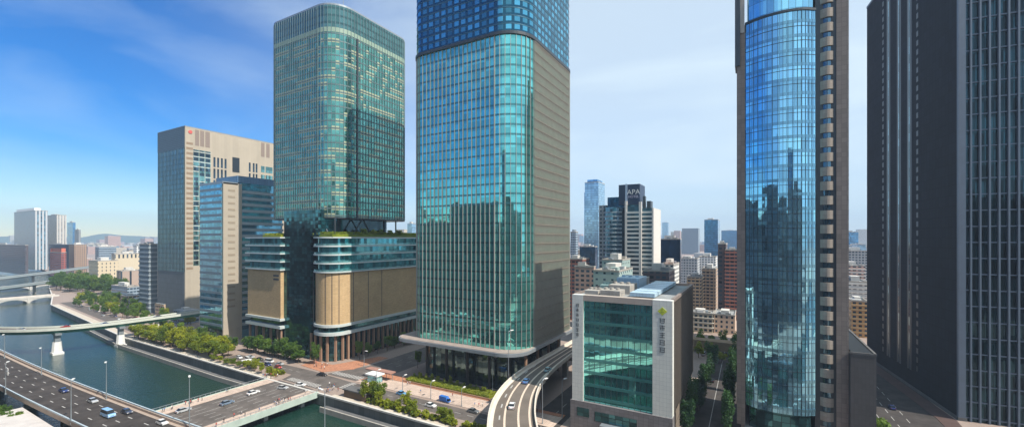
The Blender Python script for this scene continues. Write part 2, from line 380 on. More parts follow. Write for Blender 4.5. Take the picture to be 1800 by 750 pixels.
def sheet(name, P, z, mat, label, kind='structure', h=.0):
    g = MB()
    if h: g.prism(P, z-h, z, bot=False)
    else: g.face([(x, y, z) for x, y in P], P)
    return tag(g.build(name, mat), label, name.replace('_', ' '), kind=kind)
M['paving'] = panels('warm_paving', (.52, .41, .34), (1.5, 1.5), .06, var=.1, nvar=.2, rough=.85)
M['red_paving'] = panels('red_brick_paving', (.42, .20, .12), (.8, .8), .04, var=.15, nvar=.2, rough=.85)
# riverside road (east-west) and the road running north off the bridge
sheet('road', [(-62, 129.5), (-62, 138), (-166, 138), (-196, 140), (-262, 139), (-262, 131.5), (-200, 131), (-197, 124), (-171, 124), (-166, 129.5)][::-1], .012, M['asphalt2'], 'riverside road running along the island bank')
sheet('road', [(-186, 140), (-162, 140), (-156, 160), (-156, 420), (-178, 420), (-178, 160)], .016, M['asphalt2'], 'road running away between the two glass towers')
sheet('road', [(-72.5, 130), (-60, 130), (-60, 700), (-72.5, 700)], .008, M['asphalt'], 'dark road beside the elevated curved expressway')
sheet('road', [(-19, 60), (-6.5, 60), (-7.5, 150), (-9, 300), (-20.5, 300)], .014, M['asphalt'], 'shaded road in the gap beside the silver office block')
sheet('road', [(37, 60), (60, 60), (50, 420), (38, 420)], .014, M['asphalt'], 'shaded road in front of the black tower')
sheet('shade_sheet', [(26, 100), (66, 100), (66, 219.9), (57, 420), (26, 420)], .006, M['asphalt'], 'ground sheet around the low annex, coloured dark to stand for shade')  # shade at the black tower's foot put into the ground colour
sheet('road', [(-21.3, 100), (-1, 100), (-1, 288), (-21.3, 288)], .010, M['asphalt'], 'ground sheet beside the silver office block, coloured dark to stand for street shade')  # dark sheet over the pale ground, painted shade between the blocks
sheet('road', [(-600, -75), (-170, -75), (-170, 36), (-600, 36)], .006, M['asphalt'], 'unseen dark ground sheet on the near bank, added to darken the glass reflections')  # out of view, added so the tower glass mirrors darker ground
sheet('road', [(-9, 300), (-300, 300), (-300, 312), (60, 312), (60, 300)], .018, M['asphalt'], 'cross street behind the office blocks')
M['prom'] = plain('promenade_stone', (.50, .44, .36), .85, .2, .4)
sheet('promenade', [(-204, 121.3), (-204, 124.2), (-374, 127.2), (-374, 124.3)], .03, M['prom'], 'pale stone promenade along the river wall left of the bridge')
sheet('promenade', [(-158, 121.3), (-62, 121.3), (-62, 123.4), (-158, 123.4)], .03, M['prom'], 'pale stone promenade along the river wall right of the bridge')
sheet('promenade', [(-374, 124.3), (-374, 129), (-628, 154), (-628, 149.3)], .03, M['prom'], 'pale stone promenade beyond the green bridge')
sheet('road', [(-375, 132), (-640, 158), (-640, 168), (-375, 142)], .014, M['asphalt2'], 'riverside road on the far left bank')
sheet('pavement', [(60, 140), (66.8, 219), (57, 312), (52, 312), (61, 219)], .12, plain('red_brown_pavement', (.085, .055, .048), .85, .2, .2), 'reddish pavement along the foot of the black tower', h=.12)
sheet('pavement', [(-62, 139.5), (-62, 149.5), (-160, 149.5), (-164, 139.5)], .14, M['paving'], 'pale pavement along the river road below the tall glass tower', h=.14)
sheet('pavement', [(-158, 149.8), (-62, 149.8), (-62, 152.2), (-158, 152.2)], .13, M['red_paving'], 'strip of red brick paving beside the tower hedge', h=.13)
sheet('pavement', [(-210, 143), (-190, 141), (-180, 151.8), (-180, 176), (-186, 176), (-196, 151.8), (-212, 151.8)], .13, M['red_paving'], 'orange brick paving at the rounded podium corner', h=.13)
sheet('pavement', [(-164, 141.5), (-160, 155), (-141, 156), (-141, 152), (-158.5, 151), (-158.5, 141.5)], .135, M['red_paving'], 'brick paved corner by the station entrance', h=.13)
g = MB(); 
for x in (-195.5, -172.5): pass
zebra = MB()
for k in range(14): zebra.face([(-195+k*1.6, 125, .022), (-194.2+k*1.6, 125, .022), (-194.2+k*1.6, 128.5, .022), (-195+k*1.6, 128.5, .022)], [(0, 0)]*4)
for k in range(12): zebra.face([(-184+k*1.7, 142, .026), (-183.1+k*1.7, 142, .026), (-183.1+k*1.7, 145.5, .026), (-184+k*1.7, 145.5, .026)], [(0, 0)]*4)
for k in range(6): zebra.face([(-164, 130.3+k*1.3, .022), (-160.5, 130.3+k*1.3, .022), (-160.5, 131+k*1.3, .022), (-164, 131+k*1.3, .022)], [(0, 0)]*4)
dashes(zebra, [Vector((-62, 133.8, 0)), Vector((-160, 133.8, 0))], 0, .2, 3, 3, .02)
dashes(zebra, [Vector((-200, 135.5, 0)), Vector((-260, 135.5, 0))], 0, .2, 3, 3, .02)
for off in (-164, -170.5): dashes(zebra, [Vector((off, 150, 0)), Vector((off+.5, 400, 0))], 0, .2, 4, 4, .024)
dashes(zebra, [Vector((-66, 135, 0)), Vector((-66, 400, 0))], 0, .2, 4, 4, .02)
dashes(zebra, [Vector((-12.5, 62, 0)), Vector((-14, 298, 0))], 0, .2, 200, 4, .022)
for k in (0, 5, 10): dashes(zebra, [Vector((43+k, 80, 0)), Vector((41+k*.7, 400, 0))], 0, .2, 4, 4, .022)
tag(zebra.build('road_marking', M['marking']), 'white zebra crossings and lane lines painted on the island roads', 'road marking', kind='structure')

# ------------------------------------------------------------------ bridges and highways
def carriage(t, path, hw, thick=1.3, deckmat=None, para=(.45, 1.0), paramat=None, edgemat=None, lanes=(), lw=.28, on=5, gap=7, solid=(), lmat=None, hwl=None):
    hwl = hw if hwl is None else hwl
    sweep(MB(), path, [(-hwl, 0), (hw, 0), (hw, -.25), (-hwl, -.25)]).build('deck', deckmat or M['asphalt'], t)
    sweep(MB(), path, [(-hwl+.1, -.26), (hw-.1, -.26), (hw-1.2, -thick), (-hwl+1.2, -thick)]).build('girder', edgemat or M['steel'], t)
    for o, n in ((-hwl-para[0], 'parapet'), (hw, 'parapet')):
        sweep(MB(), path, [(o, para[1]), (o+para[0], para[1]), (o+para[0], -.6), (o, -.6)]).build(n, paramat or M['pale_concrete'], t)
    g = MB()
    for l in lanes: dashes(g, path, l, lw, on, gap, .012)
    for l in solid: dashes(g, path, l, lw, 4.02, -.02, .014)
    if g.f: g.build('lane_marking', lmat or M['marking'], t)
def V3(pts): return [Vector(p) for p in pts]
# H1 : multi-lane highway in the lower left
h1 = empty('elevated_highway', (-200, 58, -5), 'wide dark elevated highway with pale parapets in the lower left corner', 'highway')
p = V3([(-900, 55, 7), (-500, 57, 7), (-339, 56, 7), (-260, 56.5, 7), (-200, 58.3, 7), (-150, 60.5, 7), (-60, 66, 7), (60, 72, 7)])
H1P = smooth(p, 6)
carriage(h1, H1P, 7.6, 1.8, M['asphalt'], (.5, 1.0), plain('tan_parapet', (.38, .31, .26), .85, .15, .3), M['steel'], (-3.3, 0, 3.3), .3, 3, 8, (6.6,))
sweep(MB(), H1P, [(-7.6, .16), (-6.5, .16), (-6.5, .02), (-7.6, .02)]).build('kerb_strip', plain('tan_kerb', (.36, .29, .24), .8, .15, .3), h1)
M['rail_blue'] = plain('pale_blue_rail', (.42, .50, .55), .5, .1, .5)
sweep(MB(), H1P, [(-8.3, 1.5), (-7.9, 1.5), (-7.9, 1.02), (-8.3, 1.02)]).build('handrail', M['rail_blue'], h1)
sweep(MB(), H1P, [(7.7, 1.5), (8.1, 1.5), (8.1, 1.02), (7.7, 1.02)]).build('handrail', M['rail_blue'], h1)
for x in (-420, -370, -320, -270, -225, -150, -110):
    g = MB(); g.box(x-1.2, 56, -5.5, x+1.2, 60, 4.2); g.box(x-1.4, 51.5, 4.0, x+1.4, 65, 5.2); g.build('pier', M['concrete'], h1)
# street bridge
M['green_girder'] = plain('pale_green_girder', (.42, .50, .45), .5, .15, .3)
sb = empty('street_bridge', (-184, 90, -5), 'flat street bridge with tan footways and pale green edge girders', 'bridge')
MB().box(-197.0, 40, -.9, -171.5, 123, .06).build('deck', M['asphalt2'], sb)
MB().box(-203, 40, -.9, -197.02, 122, .22).build('footway', M['paving'], sb)
MB().box(-171.48, 40, -.9, -166, 121.5, .22).build('footway', M['paving'], sb)
MB().box(-203.4, 40, -1.6, -203.0, 121, .5).build('girder', M['green_girder'], sb)
MB().box(-166.0, 40, -1.8, -165.5, 121, .7).build('girder', M['green_girder'], sb)
for x in (-203.2, -165.75):
    g = MB(); g.box(x-.07, 40, 1.35, x+.07, 121, 1.5)
    for k in range(41): g.box(x-.06, 40+k*2, .4, x+.06, 40.12+k*2, 1.35)
    g.build('railing', M['steel'], sb)
g = MB()
for o in (-193.2, -189.6, -186, -182.4, -178.4, -174.8): dashes(g, [Vector((o, 60, .06)), Vector((o, 122, .06))], 0, .22, 60 if o == -186 else 4, 1 if o == -186 else 4, .012)
g.build('lane_marking', M['marking'], sb)
for y in (78, 100, 116):
    for x in (-199, -192, -185, -178, -170): MB().box(x-.9, y-.8, -5.5, x+.9, y+.8, -.9).build('pier', M['pale_concrete'], sb)
# green bridge
gb = empty('river_bridge', (-378, 110, -5), 'slender green girder bridge curving over the river on white piers', 'bridge')
GB = smooth(V3([(-362, 260, 13), (-369, 200, 12), (-371.5, 165, 11.4), (-374, 121, 11), (-381, 96, 11), (-402, 78, 11), (-440, 64, 11), (-520, 52, 11)]), 8)
carriage(gb, GB, 4.2, 2.6, M['asphalt2'], (.4, 1.0), plain('bridge_parapet_pale', (.55, .58, .52), .7, .12, .3), plain('green_girder_paint', (.05, .22, .15), .5, .15, .3), (0,), .25, 4, 4)
for x, y in ((-381.5, 93), (-372.2, 121)):
    pr = empty('bridge_pier', (x, y, -5)); pr.parent = None
    g = MB()
    g.box(x-2.6, y-2.6, -6, x+2.6, y+2.6, -3.6)
    for i in range(8):
        a0, a1 = i*PI/4, (i+1)*PI/4
        def P(a, r, z): return (x+r*math.cos(a), y+r*math.sin(a), z)
        g.face([P(a0, 2.6, -3.6), P(a1, 2.6, -3.6), P(a1, 2.0, 3.0), P(a0, 2.0, 3.0)], [(0, 0)]*4)
    C.objects.unlink(pr); bpy.data.objects.remove(pr)
    g.build('pier', M['white'], gb)
    g = MB(); g.box(x-1.3, y-1.3, 3.0, x+1.3, y+1.3, 7.2); g.box(x-3, y-1.5, 7.2, x+3, y+1.5, 8.6); g.build('pier_cap', M['steel'], gb)
MB().box(-373, 140, 0, -371, 142, 8.6).build('pier', M['white'], gb); MB().box(-366, 166, 0, -363, 169, 8.8).build('pier', M['white'], gb)
# curved expressway
cx = empty('curved_expressway', (-77, 148, 0), 'curved elevated expressway with cream parapets sweeping up to the tall glass tower', 'expressway')
CP = smooth(V3([(10, 52, 12), (-25, 70, 12), (-47, 89, 12), (-61.5, 109.5, 12), (-71, 128.5, 12), (-76.6, 148.5, 12), (-79.0, 172, 12), (-79.6, 200, 12), (-79.6, 240, 12), (-79.6, 480, 12)]), 8)
def hwid(): pass
# tapering deck : build with a locally varying half width
def tsweep(path, prof_fn):
    g = MB(); F = frames(path)
    for i in range(len(F)-1):
        pa, pb = prof_fn(F[i][0]), prof_fn(F[i+1][0]); n = len(pa)
        for j in range(n):
            k = (j+1) % n; q = []
            for fr, pr in ((F[i], pa[j]), (F[i+1], pb[j]), (F[i+1], pb[k]), (F[i], pa[k])):
                p, s, L = fr; q.append((p.x+s.x*pr[0], p.y+s.y*pr[0], p.z+pr[1]))
            g.face(q, [(F[i][2], pa[j][0]), (F[i+1][2], pb[j][0]), (F[i+1][2], pb[k][0]), (F[i][2], pa[k][0])])
    return g
def HW(p):
    y = p.y
    return 7.0 if y < 125 else (4.5 if y > 190 else 7.0-2.5*(y-125)/65)
tsweep(CP, lambda p: [(-HW(p), 0), (HW(p), 0), (HW(p), -.25), (-HW(p), -.25)]).build('deck', plain('brown_asphalt', (.15, .125, .105), .9, .2, .15), cx)
tsweep(CP, lambda p: [(-HW(p)+.1, -.26), (HW(p)-.1, -.26), (HW(p)-1.4, -2), (-HW(p)+1.4, -2)]).build('girder', M['dark_concrete'], cx)
cream = plain('cream_parapet', (.62, .55, .47), .8, .12, .3)
tsweep(CP, lambda p: [(-HW(p)-.45, 1.1), (-HW(p), 1.1), (-HW(p), -.7), (-HW(p)-.45, -.7)]).build('parapet', cream, cx)
tsweep(CP, lambda p: [(HW(p), 1.1), (HW(p)+.45, 1.1), (HW(p)+.45, -.7), (HW(p), -.7)]).build('parapet', cream, cx)
tsweep(CP, lambda p: [(-HW(p)+.02, .06), (-HW(p)+1.3, .06), (-HW(p)+1.3, .01), (-HW(p)+.02, .01)]).build('shoulder', cream, cx)
for fr in (-.33, .28, .78):
    tsweep(CP, lambda p, fr=fr: [(HW(p)*fr-.32, .03), (HW(p)*fr+.32, .03), (HW(p)*fr+.32, .01), (HW(p)*fr-.32, .01)]).build('lane_marking', M['marking_o'], cx)
g = MB(); dashes(g, CP, -3.9, .45, 3, 6, .02); g.build('lane_marking', M['marking'], cx)
for (x, y) in ((-48, 90), (-69, 124), (-77.5, 158), (-79.5, 195), (-79.6, 235), (-79.6, 275)):
    g = MB(); g.box(x-1.2, y-1.2, -5.5 if y < 121 else 0, x+1.2, y+1.2, 9); g.box(x-4, y-1.3, 8.6, x+4, y+1.3, 10); g.build('pier', M['concrete'], cx)
# far-left expressways and stone bridges
for k, (pts, lab) in enumerate((([(-760, 20, 13), (-912, 167, 13), (-1083, 305, 15), (-1500, 600, 15)], 'upper elevated expressway in the far left distance'),
                               ([(-700, 60, 8), (-860, 205, 8), (-1010, 330, 8), (-1400, 640, 8)], 'lower elevated expressway in the far left distance'))):
    t = empty('elevated_expressway', pts[1][:2]+(0,), lab, 'expressway')
    pth = smooth(V3(pts), 6)
    carriage(t, pth, 6.5, 2.2, M['asphalt2'], (.4, 1.1), plain('far_parapet', (.38, .45, .46), .7, .1, .2), M['steel'], (0,), .3)
    for q in pth[2::3]: MB().box(q.x-1.3, q.y-1.3, -5.2, q.x+1.3, q.y+1.3, q.z-2).build('pier', M['concrete'], t)
for k, (X, y0, y1, lab) in enumerate(((-722, 30, 176, 'low stone arched bridge with pink paving left of the riverside trees'), (-905, 30, 225, 'farther stone arched bridge below the distant expressway'))):
    t = empty('arch_bridge', (X, 110, -5), lab, 'bridge')
    MB().box(X-7, y0, -.4, X+7, y1, .9).build('deck', M['paving'], t)
    for s in (-7.3, 7.0):
        g = MB(); n = 6; sp = (y1-y0)/n
        g.box(X+s, y0, -.2, X+s+.3, y1, 2.0)
        for i in range(n):
            for j in range(10):
                a0, a1 = PI*j/10, PI*(j+1)/10
                ya, yb = y0+sp*(i+.5)-sp*.46*math.cos(a0), y0+sp*(i+.5)-sp*.46*math.cos(a1)
                za, zb = -5+4.4*math.sin(a0), -5+4.4*math.sin(a1)
                g.face([(X+s, ya, za), (X+s, yb, zb), (X+s, yb, -.2), (X+s, ya, -.2)], [(0, 0)]*4)
            g.box(X+s-.2, y0+sp*i-.9, -5.5, X+s+.5, y0+sp*i+.9, 1)
        g.build('arch_wall', M['pale_concrete'], t)
# ------------------------------------------------------------------ towers
def fins(t, P, step, z0, z1, w, dpt, mat, name='fin', skip=None, limit=100):
    me = MB().box(-w/2, -dpt, 0, w/2, .15, z1-z0).mesh(name, mat); pts = walk(P, step)
    if skip: pts = [p for p in pts if not skip(p)]
    L = t.location
    pts.sort(key=lambda p: math.hypot(p[0], p[1]))
    rest = MB()
    for i, (x, y, a) in enumerate(pts):
        if i < limit:
            o = link(name, me, t); o.location = (x-L.x, y-L.y, z0-L.z); o.rotation_euler = (0, 0, a)
        else: rest.obox(x+math.sin(a)*dpt/2, y-math.cos(a)*dpt/2, w, dpt, z0, z1, a)
    if rest.f: rest.build(name, mat, t, kind='stuff')
def slabs(t, Pf, z0, z1, step, h, mat, name='floor_band'):
    """one band per storey, all sharing a mesh"""
    L = t.location; me = MB().prism(Pf, 0, h).mesh(name, mat, (L.x, L.y, 0)); z = z0
    while z < z1:
        o = link(name, me, t); o.location = (0, 0, z-L.z); z += step
def put(name, me, t, x, y, z, a=0):
    o = link(name, me, t); L = t.location; o.location = (x-L.x, y-L.y, z-L.z); o.rotation_euler = (0, 0, a); return o
def roofkit(t, x0, y0, x1, y1, z, seed=1, n=6, mats=None):
    rr_ = random.Random(seed); mats = mats or [M['concrete'], M['steel'], M['white'], M['roof']]
    for k in range(n):
        w_, l_, h_ = rr_.uniform(1.5, 5), rr_.uniform(1.5, 6), rr_.uniform(.8, 2.6)
        x, y = rr_.uniform(x0+1, max(x0+1.1, x1-w_-1)), rr_.uniform(y0+1, max(y0+1.1, y1-l_-1))
        g = MB(); g.box(x, y, z, x+w_, y+l_, z+h_)
        if k % 2: g.box(x+.3, y+.3, z+h_, x+w_*.6, y+l_*.5, z+h_+.4)
        g.build('roof_unit', mats[k % len(mats)], t)

# --- left glass tower with brick podium
LT = empty('glass_tower', (-227, 183, 0), 'green glass tower with rounded corners above a brick podium and planted terrace', 'tower')
fpL = lambda e=0: rr(-260.8, 155.8, -200.4, 215.6, (13, 8, 13, 8), 10, e)
M['lt_glass'] = glass('green_tower_glass', (.15, .40, .33), (2.15, 4.1), .014, .82, .05, .3, blind=(.55, .50, .30), bprob=.17)
MB().prism(fpL(), 80, 184, m=0, mtop=1).build('glass_wall', [M['lt_glass'], M['roof']], LT)
M['lt_band'] = plain('green_grey_band', (.12, .19, .19), .4, .1, .5, metal=.3)
slabs(LT, fpL(.10), 80.4, 183, 4.1, .75, M['lt_band'])
MB().prism(fpL(.15), 184, 186.6).build('pale_crown_band', plain('pale_crown', (.26, .36, .28), .5, .1, .5), LT)
MB().prism(fpL(.12), 186.6, 199).build('crown_screen', glass('crown_glass', (.11, .24, .23), (2.15, 4.1), .012, .75, .12, .2, spandrel=(.07, .15, .15), sh=.3), LT)
g = MB(); g.prism(fpL(.2), 199, 200.0); g.build('parapet', M['steel'], LT)
g = MB(); g.prism(fpL(.2), 79.2, 80.0); g.build('soffit', M['dark_steel'], LT)
fins(LT, fpL(.1), 2.15, 80, 199, .16, .32, plain('fin_blue_grey', (.20, .27, .29), .4, .1, 1, metal=.4))
MB().box(-200.6, 171.3, 80, -199.92, 172.6, 184).build('corner_slot', M['dark_steel'], LT)
MB().bar((-210, 170, 200), (-210, 170, 212), .25, .1).build('mast', M['steel'], LT)
# recessed sky lobby and shaft
MB().prism(rr(-250, 162, -208, 206, 6), 69, 79.3).build('sky_lobby', glass('lobby_dark_glass', (.05, .09, .10), (3, 5), .02, .8), LT)
for x, y, x2, y2 in ((-202, 158, -202, 158), (-203, 170, -203, 178), (-203, 186, -203, 178), (-202.5, 205, -202.5, 205), (-222, 158, -214, 158), (-206, 158, -214, 158)):
    MB().bar((x, y, 68.5), (x2, y2, 79.6), .45, n=8).build('truss_column', M['dark_steel'], LT)
M['shaft'] = glass('dark_shaft_glass', (.05, .15, .17), (2.4, 2.1), .03, .85, .06, .7, line=(.02, .03, .035), lw=.08)
MB().prism([(-241.7, 153.6), (-216.7, 153.6), (-216.7, 190), (-241.7, 190)], 0, 69).prism([(-241.7, 153.6), (-209, 153.6), (-209, 170), (-241.7, 170)], 69.02, 84).build('lift_shaft', M['shaft'], LT)
# podium
M['brick'] = panels('podium_brick', (.50, .35, .19), (1.2, .32), .03, (.36, .26, .16), .85, .10, .28)
M['ledge'] = plain('ledge_pale', (.50, .55, .54), .5, .1, .4)
M['terrace_glass'] = glass('terrace_glass', (.10, .38, .42), (2.2, 4.6), .03, .75, .06, .6)
pod = empty('podium_building', (-235, 190, 0), 'brown brick podium with glazed terraces and a rounded corner under the left glass tower', 'podium')
fr_ = lambda e=0: rr(-216.5, 152, -197, 245, 9, 10, e)
fl_ = lambda e=0: rr(-276, 151.6, -241.9, 245, 0, 1, e)
for nm, fp in (('right', fr_), ('left', fl_)):
    MB().prism(fp(-.6), 20, 50).prism(fp(-.9), 50, 67.9, top=False).build('glass_storeys' if 0 else 'terrace_glazing', M['terrace_glass'], pod)
    MB().prism(fp(), 20.6, 48.8).build('brick_wall', M['brick'], pod)
    for k in range(5):
        z = 49+k*4.75; g = MB().prism(fp(1.1), z, z+.75); g.build('terrace_ledge', M['ledge'], pod)
        if k < 4:
            g = MB().prism(fp(.95), z+.75, z+1.75, top=False, bot=False); g.build('balustrade', glass('balustrade_glass', (.22, .5, .52), (1.5, 1), .02, .6, .1, .3), pod)
    MB().prism(fp(1.0), 19.2, 20.6).build('cornice', M['ledge'], pod)
    MB().prism(fp(-1.2), 16.2, 19.2, top=False, bot=False).build('clerestory', M['shaft'], pod)
    MB().prism(fp(.9), 14.6, 16.2).build('cornice', M['ledge'], pod)
    MB().prism(fp(-2.6), 0, 14.6, top=False, bot=False).build('ground_floor_glazing', M['shaft'], pod)
M['podium_col'] = plain('podium_column_stone', (.30, .19, .13), .8, .15, .5)
for i in range(22):
    MB().box(-198.6, 163+i*3.7, 0, -197.3, 164.1+i*3.7, 14.7).build('column', M['podium_col'], pod)
for x, y in ((-215.5, 153), (-211.5, 152.8), (-207.3, 153.0), (-203.4, 154.2), (-200.2, 157), (-198.4, 160.3)):
    MB().obox(x, y, 1.1, 1.0, 0, 14.7, .3).build('column', M['podium_col'], pod)
for x in (-275, -268, -260.5, -253, -246, -242.8): MB().box(x-.5, 152, 0, x+.5, 153, 14.7).build('column', M['podium_col'], pod)
grv = M['dark_steel']
for y in (166.3, 177, 187.5, 222, 232): MB().box(-197.1, y, 20.8, -196.94, y+.35, 48.6).build('wall_joint', grv, pod)
for x in (-212.6, ): MB().box(x, 151.93, 20.8, x+.35, 152.1, 48.6).build('wall_joint', grv, pod)
for a in (.35, .75, 1.15):
    xx, yy = -206+9*math.sin(a), 161-9*math.cos(a); MB().obox(xx, yy, .35, .14, 20.8, 48.6, a).build('wall_joint', grv, pod)
for k in range(2): MB().box(-249, 151.5, 45.3-k*2.2, -243.6, 151.62, 46.3-k*2.2).build('wall_vent', grv, pod)

# --- tall central tower
MT = empty('glass_tower', (-114, 186, 0), 'tallest turquoise glass tower in the centre with vertical fins and a dark band high up', 'tower')
fpM = lambda e=0: rr(-147.2, 158.8, -84.9, 219.5, (13, 8, 13, 8), 12, e)
M['mt_glass'] = glass('turquoise_glass', (.19, .66, .62), (2.4, 4.3), .012, .88, .035, .22)
MB().prism(fpM(), 19.3, 156.6).build('glass_wall', M['mt_glass'], MT)
M['mt_band'] = plain('teal_band', (.09, .28, .28), .2, .1, .5, metal=.8)
slabs(MT, fpM(.09), 22.5, 155, 4.3, .85, M['mt_band'])
M['fin_warm'] = plain('warm_grey_fin', (.44, .40, .355), .55, .08, .5, metal=.1)
sideface = lambda p: p[0] > -85.6 and p[1] > 171
fins(MT, fpM(.05), 2.4, 19.6, 156.4, .15, .42, plain('pinkish_fin', (.40, .36, .33), .5, .08, .5, metal=.1), skip=sideface, limit=48)
M['fin_brown'] = plain('bronze_side_fin', (.42, .37, .31), .5, .1, .3, metal=.2)
for k in range(32): MB().box(-85.2, 171, 22.4+k*4.3, -84.22, 211.5, 22.52+k*4.3).build('side_ledge', plain('side_ledge_taupe', (.27, .23, .19), .6, .1, .5) if k == 0 else bpy.data.materials['side_ledge_taupe'], MT)
fins(MT, fpM(.05), 1.0, 19.6, 156.4, .18, .6, M['fin_brown'], skip=lambda p: not sideface(p), limit=45)
MB().prism(fpM(.75), 156.6, 157.9).build('dark_band', M['dark_steel'], MT)
M['hotel'] = glass('blue_hotel_glass', (.10, .38, .52), (3.8, 3.5), .02, .85, .06, .45, line=(.025, .11, .17), lw=.36)
MB().prism(fpM(.1), 157.9, 206).build('hotel_storeys', M['hotel'], MT)
MB().prism(fpM(.3), 206, 207).build('parapet', M['steel'], MT)
slabs(MT, fpM(.2), 161, 205, 3.5, .35, plain('blue_band', (.05, .13, .18), .35, .1, .5, metal=.4), 'hotel_floor_band')
M['lobby'] = glass('lobby_glass', (.10, .15, .15), (2.4, 6), .03, .8, .05, .6, line=(.03, .03, .03), lw=.05)
MB().prism(rr(-143.5, 163.5, -88.5, 215, 6), 0, 18).build('lobby_glazing', M['lobby'], MT)
MB().prism(rr(-154, 153.2, -83.2, 222, (11, 8, 8, 8), 10), 17.9, 19.3).build('canopy', plain('canopy_metal', (.36, .40, .44), .35, .1, .4, metal=.5), MT)
MB().prism(rr(-153.4, 153.8, -83.8, 221.4, (10.4, 7.4, 7.4, 7.4), 10), 19.31, 19.5, bot=False).build('canopy_top', plain('canopy_top', (.30, .25, .22), .8, .2, .3), MT)
for x in (-138, -126, -114, -102, -92): MB().bar((x, 160.8, 0), (x, 160.8, 18), .7, n=12).build('column', plain('lobby_column', (.045, .04, .038), .6, .1, .5), MT)
for y in (166, 178, 190, 202): MB().bar((-86.4, y, 0), (-86.4, y, 18), .7, n=12).build('column', M['podium_col'], MT)

# --- silver office block with the diamond emblem
CB = empty('office_block', (-39, 170, 0), 'low silver office block with wide teal glass front, yellow-green diamond emblem and blue roof panels', 'office block')
X0, X1, Y0, Y1, ZT = -56, -21.9, 143.7, 200, 47.7
M['silver'] = panels('silver_cladding', (.70, .71, .65), (1.1, 1.35), .035, (.33, .36, .35), .45, .04, .08)
MB().box(X0, Y0, 10.2, -51.9, Y0+3, ZT).build('front_pier', M['silver'], CB)
MB().box(-28.1, Y0, 10.2, X1, Y0+3, ZT).build('front_pier', M['silver'], CB)
MB().box(-51.88, Y0+.05, 45.7, -28.12, Y0+3, ZT).build('lintel', plain('lintel_tan', (.42, .36, .31), .7, .1, .4), CB)
M['c_glass'] = glass('teal_office_glass', (.26, .78, .76), (1.9, 4.4), .006, .92, .03, .25, wav=.002)
MB().box(-51.9, Y0+.7, 10.2, -28.1, Y0+3.1, 45.7).build('glass_front', M['c_glass'], CB)
me = MB().box(0, -.14, 0, 23.8, .02, 1.0).mesh('floor_band', plain('teal_floor_band', (.10, .34, .33), .25, .1, .5, metal=.6))
for k in range(8): put('floor_band', me, CB, -51.9, Y0+.7, 11.2+k*4.4)
me = MB().box(-.07, -.1, 0, .07, .02, 35.5).mesh('mullion', M['dark_steel'])
for k in range(13): put('mullion', me, CB, -51.9+k*1.98, Y0+.7, 10.2)
M['granite'] = panels('grey_granite', (.20, .19, .19), (1.6, 1.1), .05, (.08, .08, .08), .6, .12, .12)
MB().box(X0-.5, Y0-.5, 0, X1+.1, Y0+3.5, 10.18).build('granite_base', M['granite'], CB)
for a, b, c, d in ((-47.5, -33, 4.3, 7.6), (-54, -49.5, 5, 8)):
    MB().box(a, Y0-.56, c, b, Y0-.4, d).build('base_window', M['shaft'], CB)
MB().box(-44, Y0-.57, 0, -38, Y0-.45, 3.6).build('entrance', M['dark_steel'], CB)
MB().box(-45, Y0-3, 3.7, -37, Y0-.5, 4.1).build('entrance_canopy', M['steel'], CB)
MB().box(X0+.2, Y0+3.5, 0, X1-.6, Y1, ZT-.6, mtop=1).build('side_wall', [panels('brown_side_cladding', (.24, .20, .16), (2.2, 4.4), .25, (.06, .06, .06), .5, .1, .1), M['roof']], CB)
me = MB().box(0, -.1, 0, .7, .1, ZT-11).mesh('side_fin', plain('side_fin_bronze', (.20, .175, .15), .5, .1, .5))
for k in range(24): put('side_fin', me, CB, X1-.62, Y0+5+k*2.2, 10.3)
g = MB(); g.box(X1-.9, Y0+3, ZT-.7, X1+.1, Y1, ZT+.3); g.box(X0, Y0+3, ZT-.7, X0+.5, Y1, ZT+.3); g.box(X0, Y1-.5, ZT-.7, X1, Y1+.1, ZT+.3); g.build('parapet', plain('parapet_brown', (.22, .18, .16), .7, .1, .3), CB)
M['bluepanel'] = panels('blue_roof_panel', (.42, .56, .66), (1.1, 2.2), .08, (.25, .35, .42), .4, .06, .1)
for k in range(7): MB().box(-37, 150+k*6.9, 47.6, -28.6, 155.6+k*6.9, 48.9).build('roof_chiller', M['bluepanel'], CB)
for x, y, w_, l_, h_ in ((-47, 148, 7, 7, 2.2), (-53.5, 150, 5, 9, 1.6), (-47, 158, 8, 12, 3.2), (-52, 163, 4, 8, 2.4), (-48, 173, 9, 14, 4.6), (-50, 190, 10, 8, 3.5)):
    g = MB(); g.box(x, y, ZT-.6, x+w_, y+l_, ZT-.6+h_)
    for q in range(3): g.bar((x+1+q*w_/3.2, y+l_/2, ZT-.6+h_), (x+1+q*w_/3.2, y+l_/2, ZT+.1+h_), .7, n=10)
    g.build('roof_unit', [M['bluepanel'], M['concrete'], plain('green_grey_plant', (.22, .32, .31), .7, .2, .4)][int(x) % 3], CB)
g = MB(); 
for k in range(14): g.bar((-56+k*1.3, 147.2, ZT), (-56+k*1.3, 147.2, ZT+1.2), .05, n=4)
g.bar((-56, 147.2, ZT+1.2), (-38, 147.2, ZT+1.2), .05, n=4); g.build('roof_railing', M['steel'], CB)
em = MB(); ex, ez = -25.0, 44.2
em.face([(ex, Y0-.12, ez-1.35), (ex+1.5, Y0-.12, ez), (ex, Y0-.12, ez+1.35), (ex-1.5, Y0-.12, ez)], [(0, 0)]*4)
for a, b in (((-1.5, 0), (0, 1.35)), ((0, 1.35), (1.5, 0)), ((1.5, 0), (0, -1.35)), ((0, -1.35), (-1.5, 0))):
    em.face([(ex+a[0], Y0-.12, ez+a[1]), (ex+b[0], Y0-.12, ez+b[1]), (ex+b[0], Y0+.02, ez+b[1]), (ex+a[0], Y0+.02, ez+a[1])], [(0, 0)]*4)
em.build('emblem', plain('yellow_green_emblem', (.55, .62, .05), .5, .05, 1), CB)
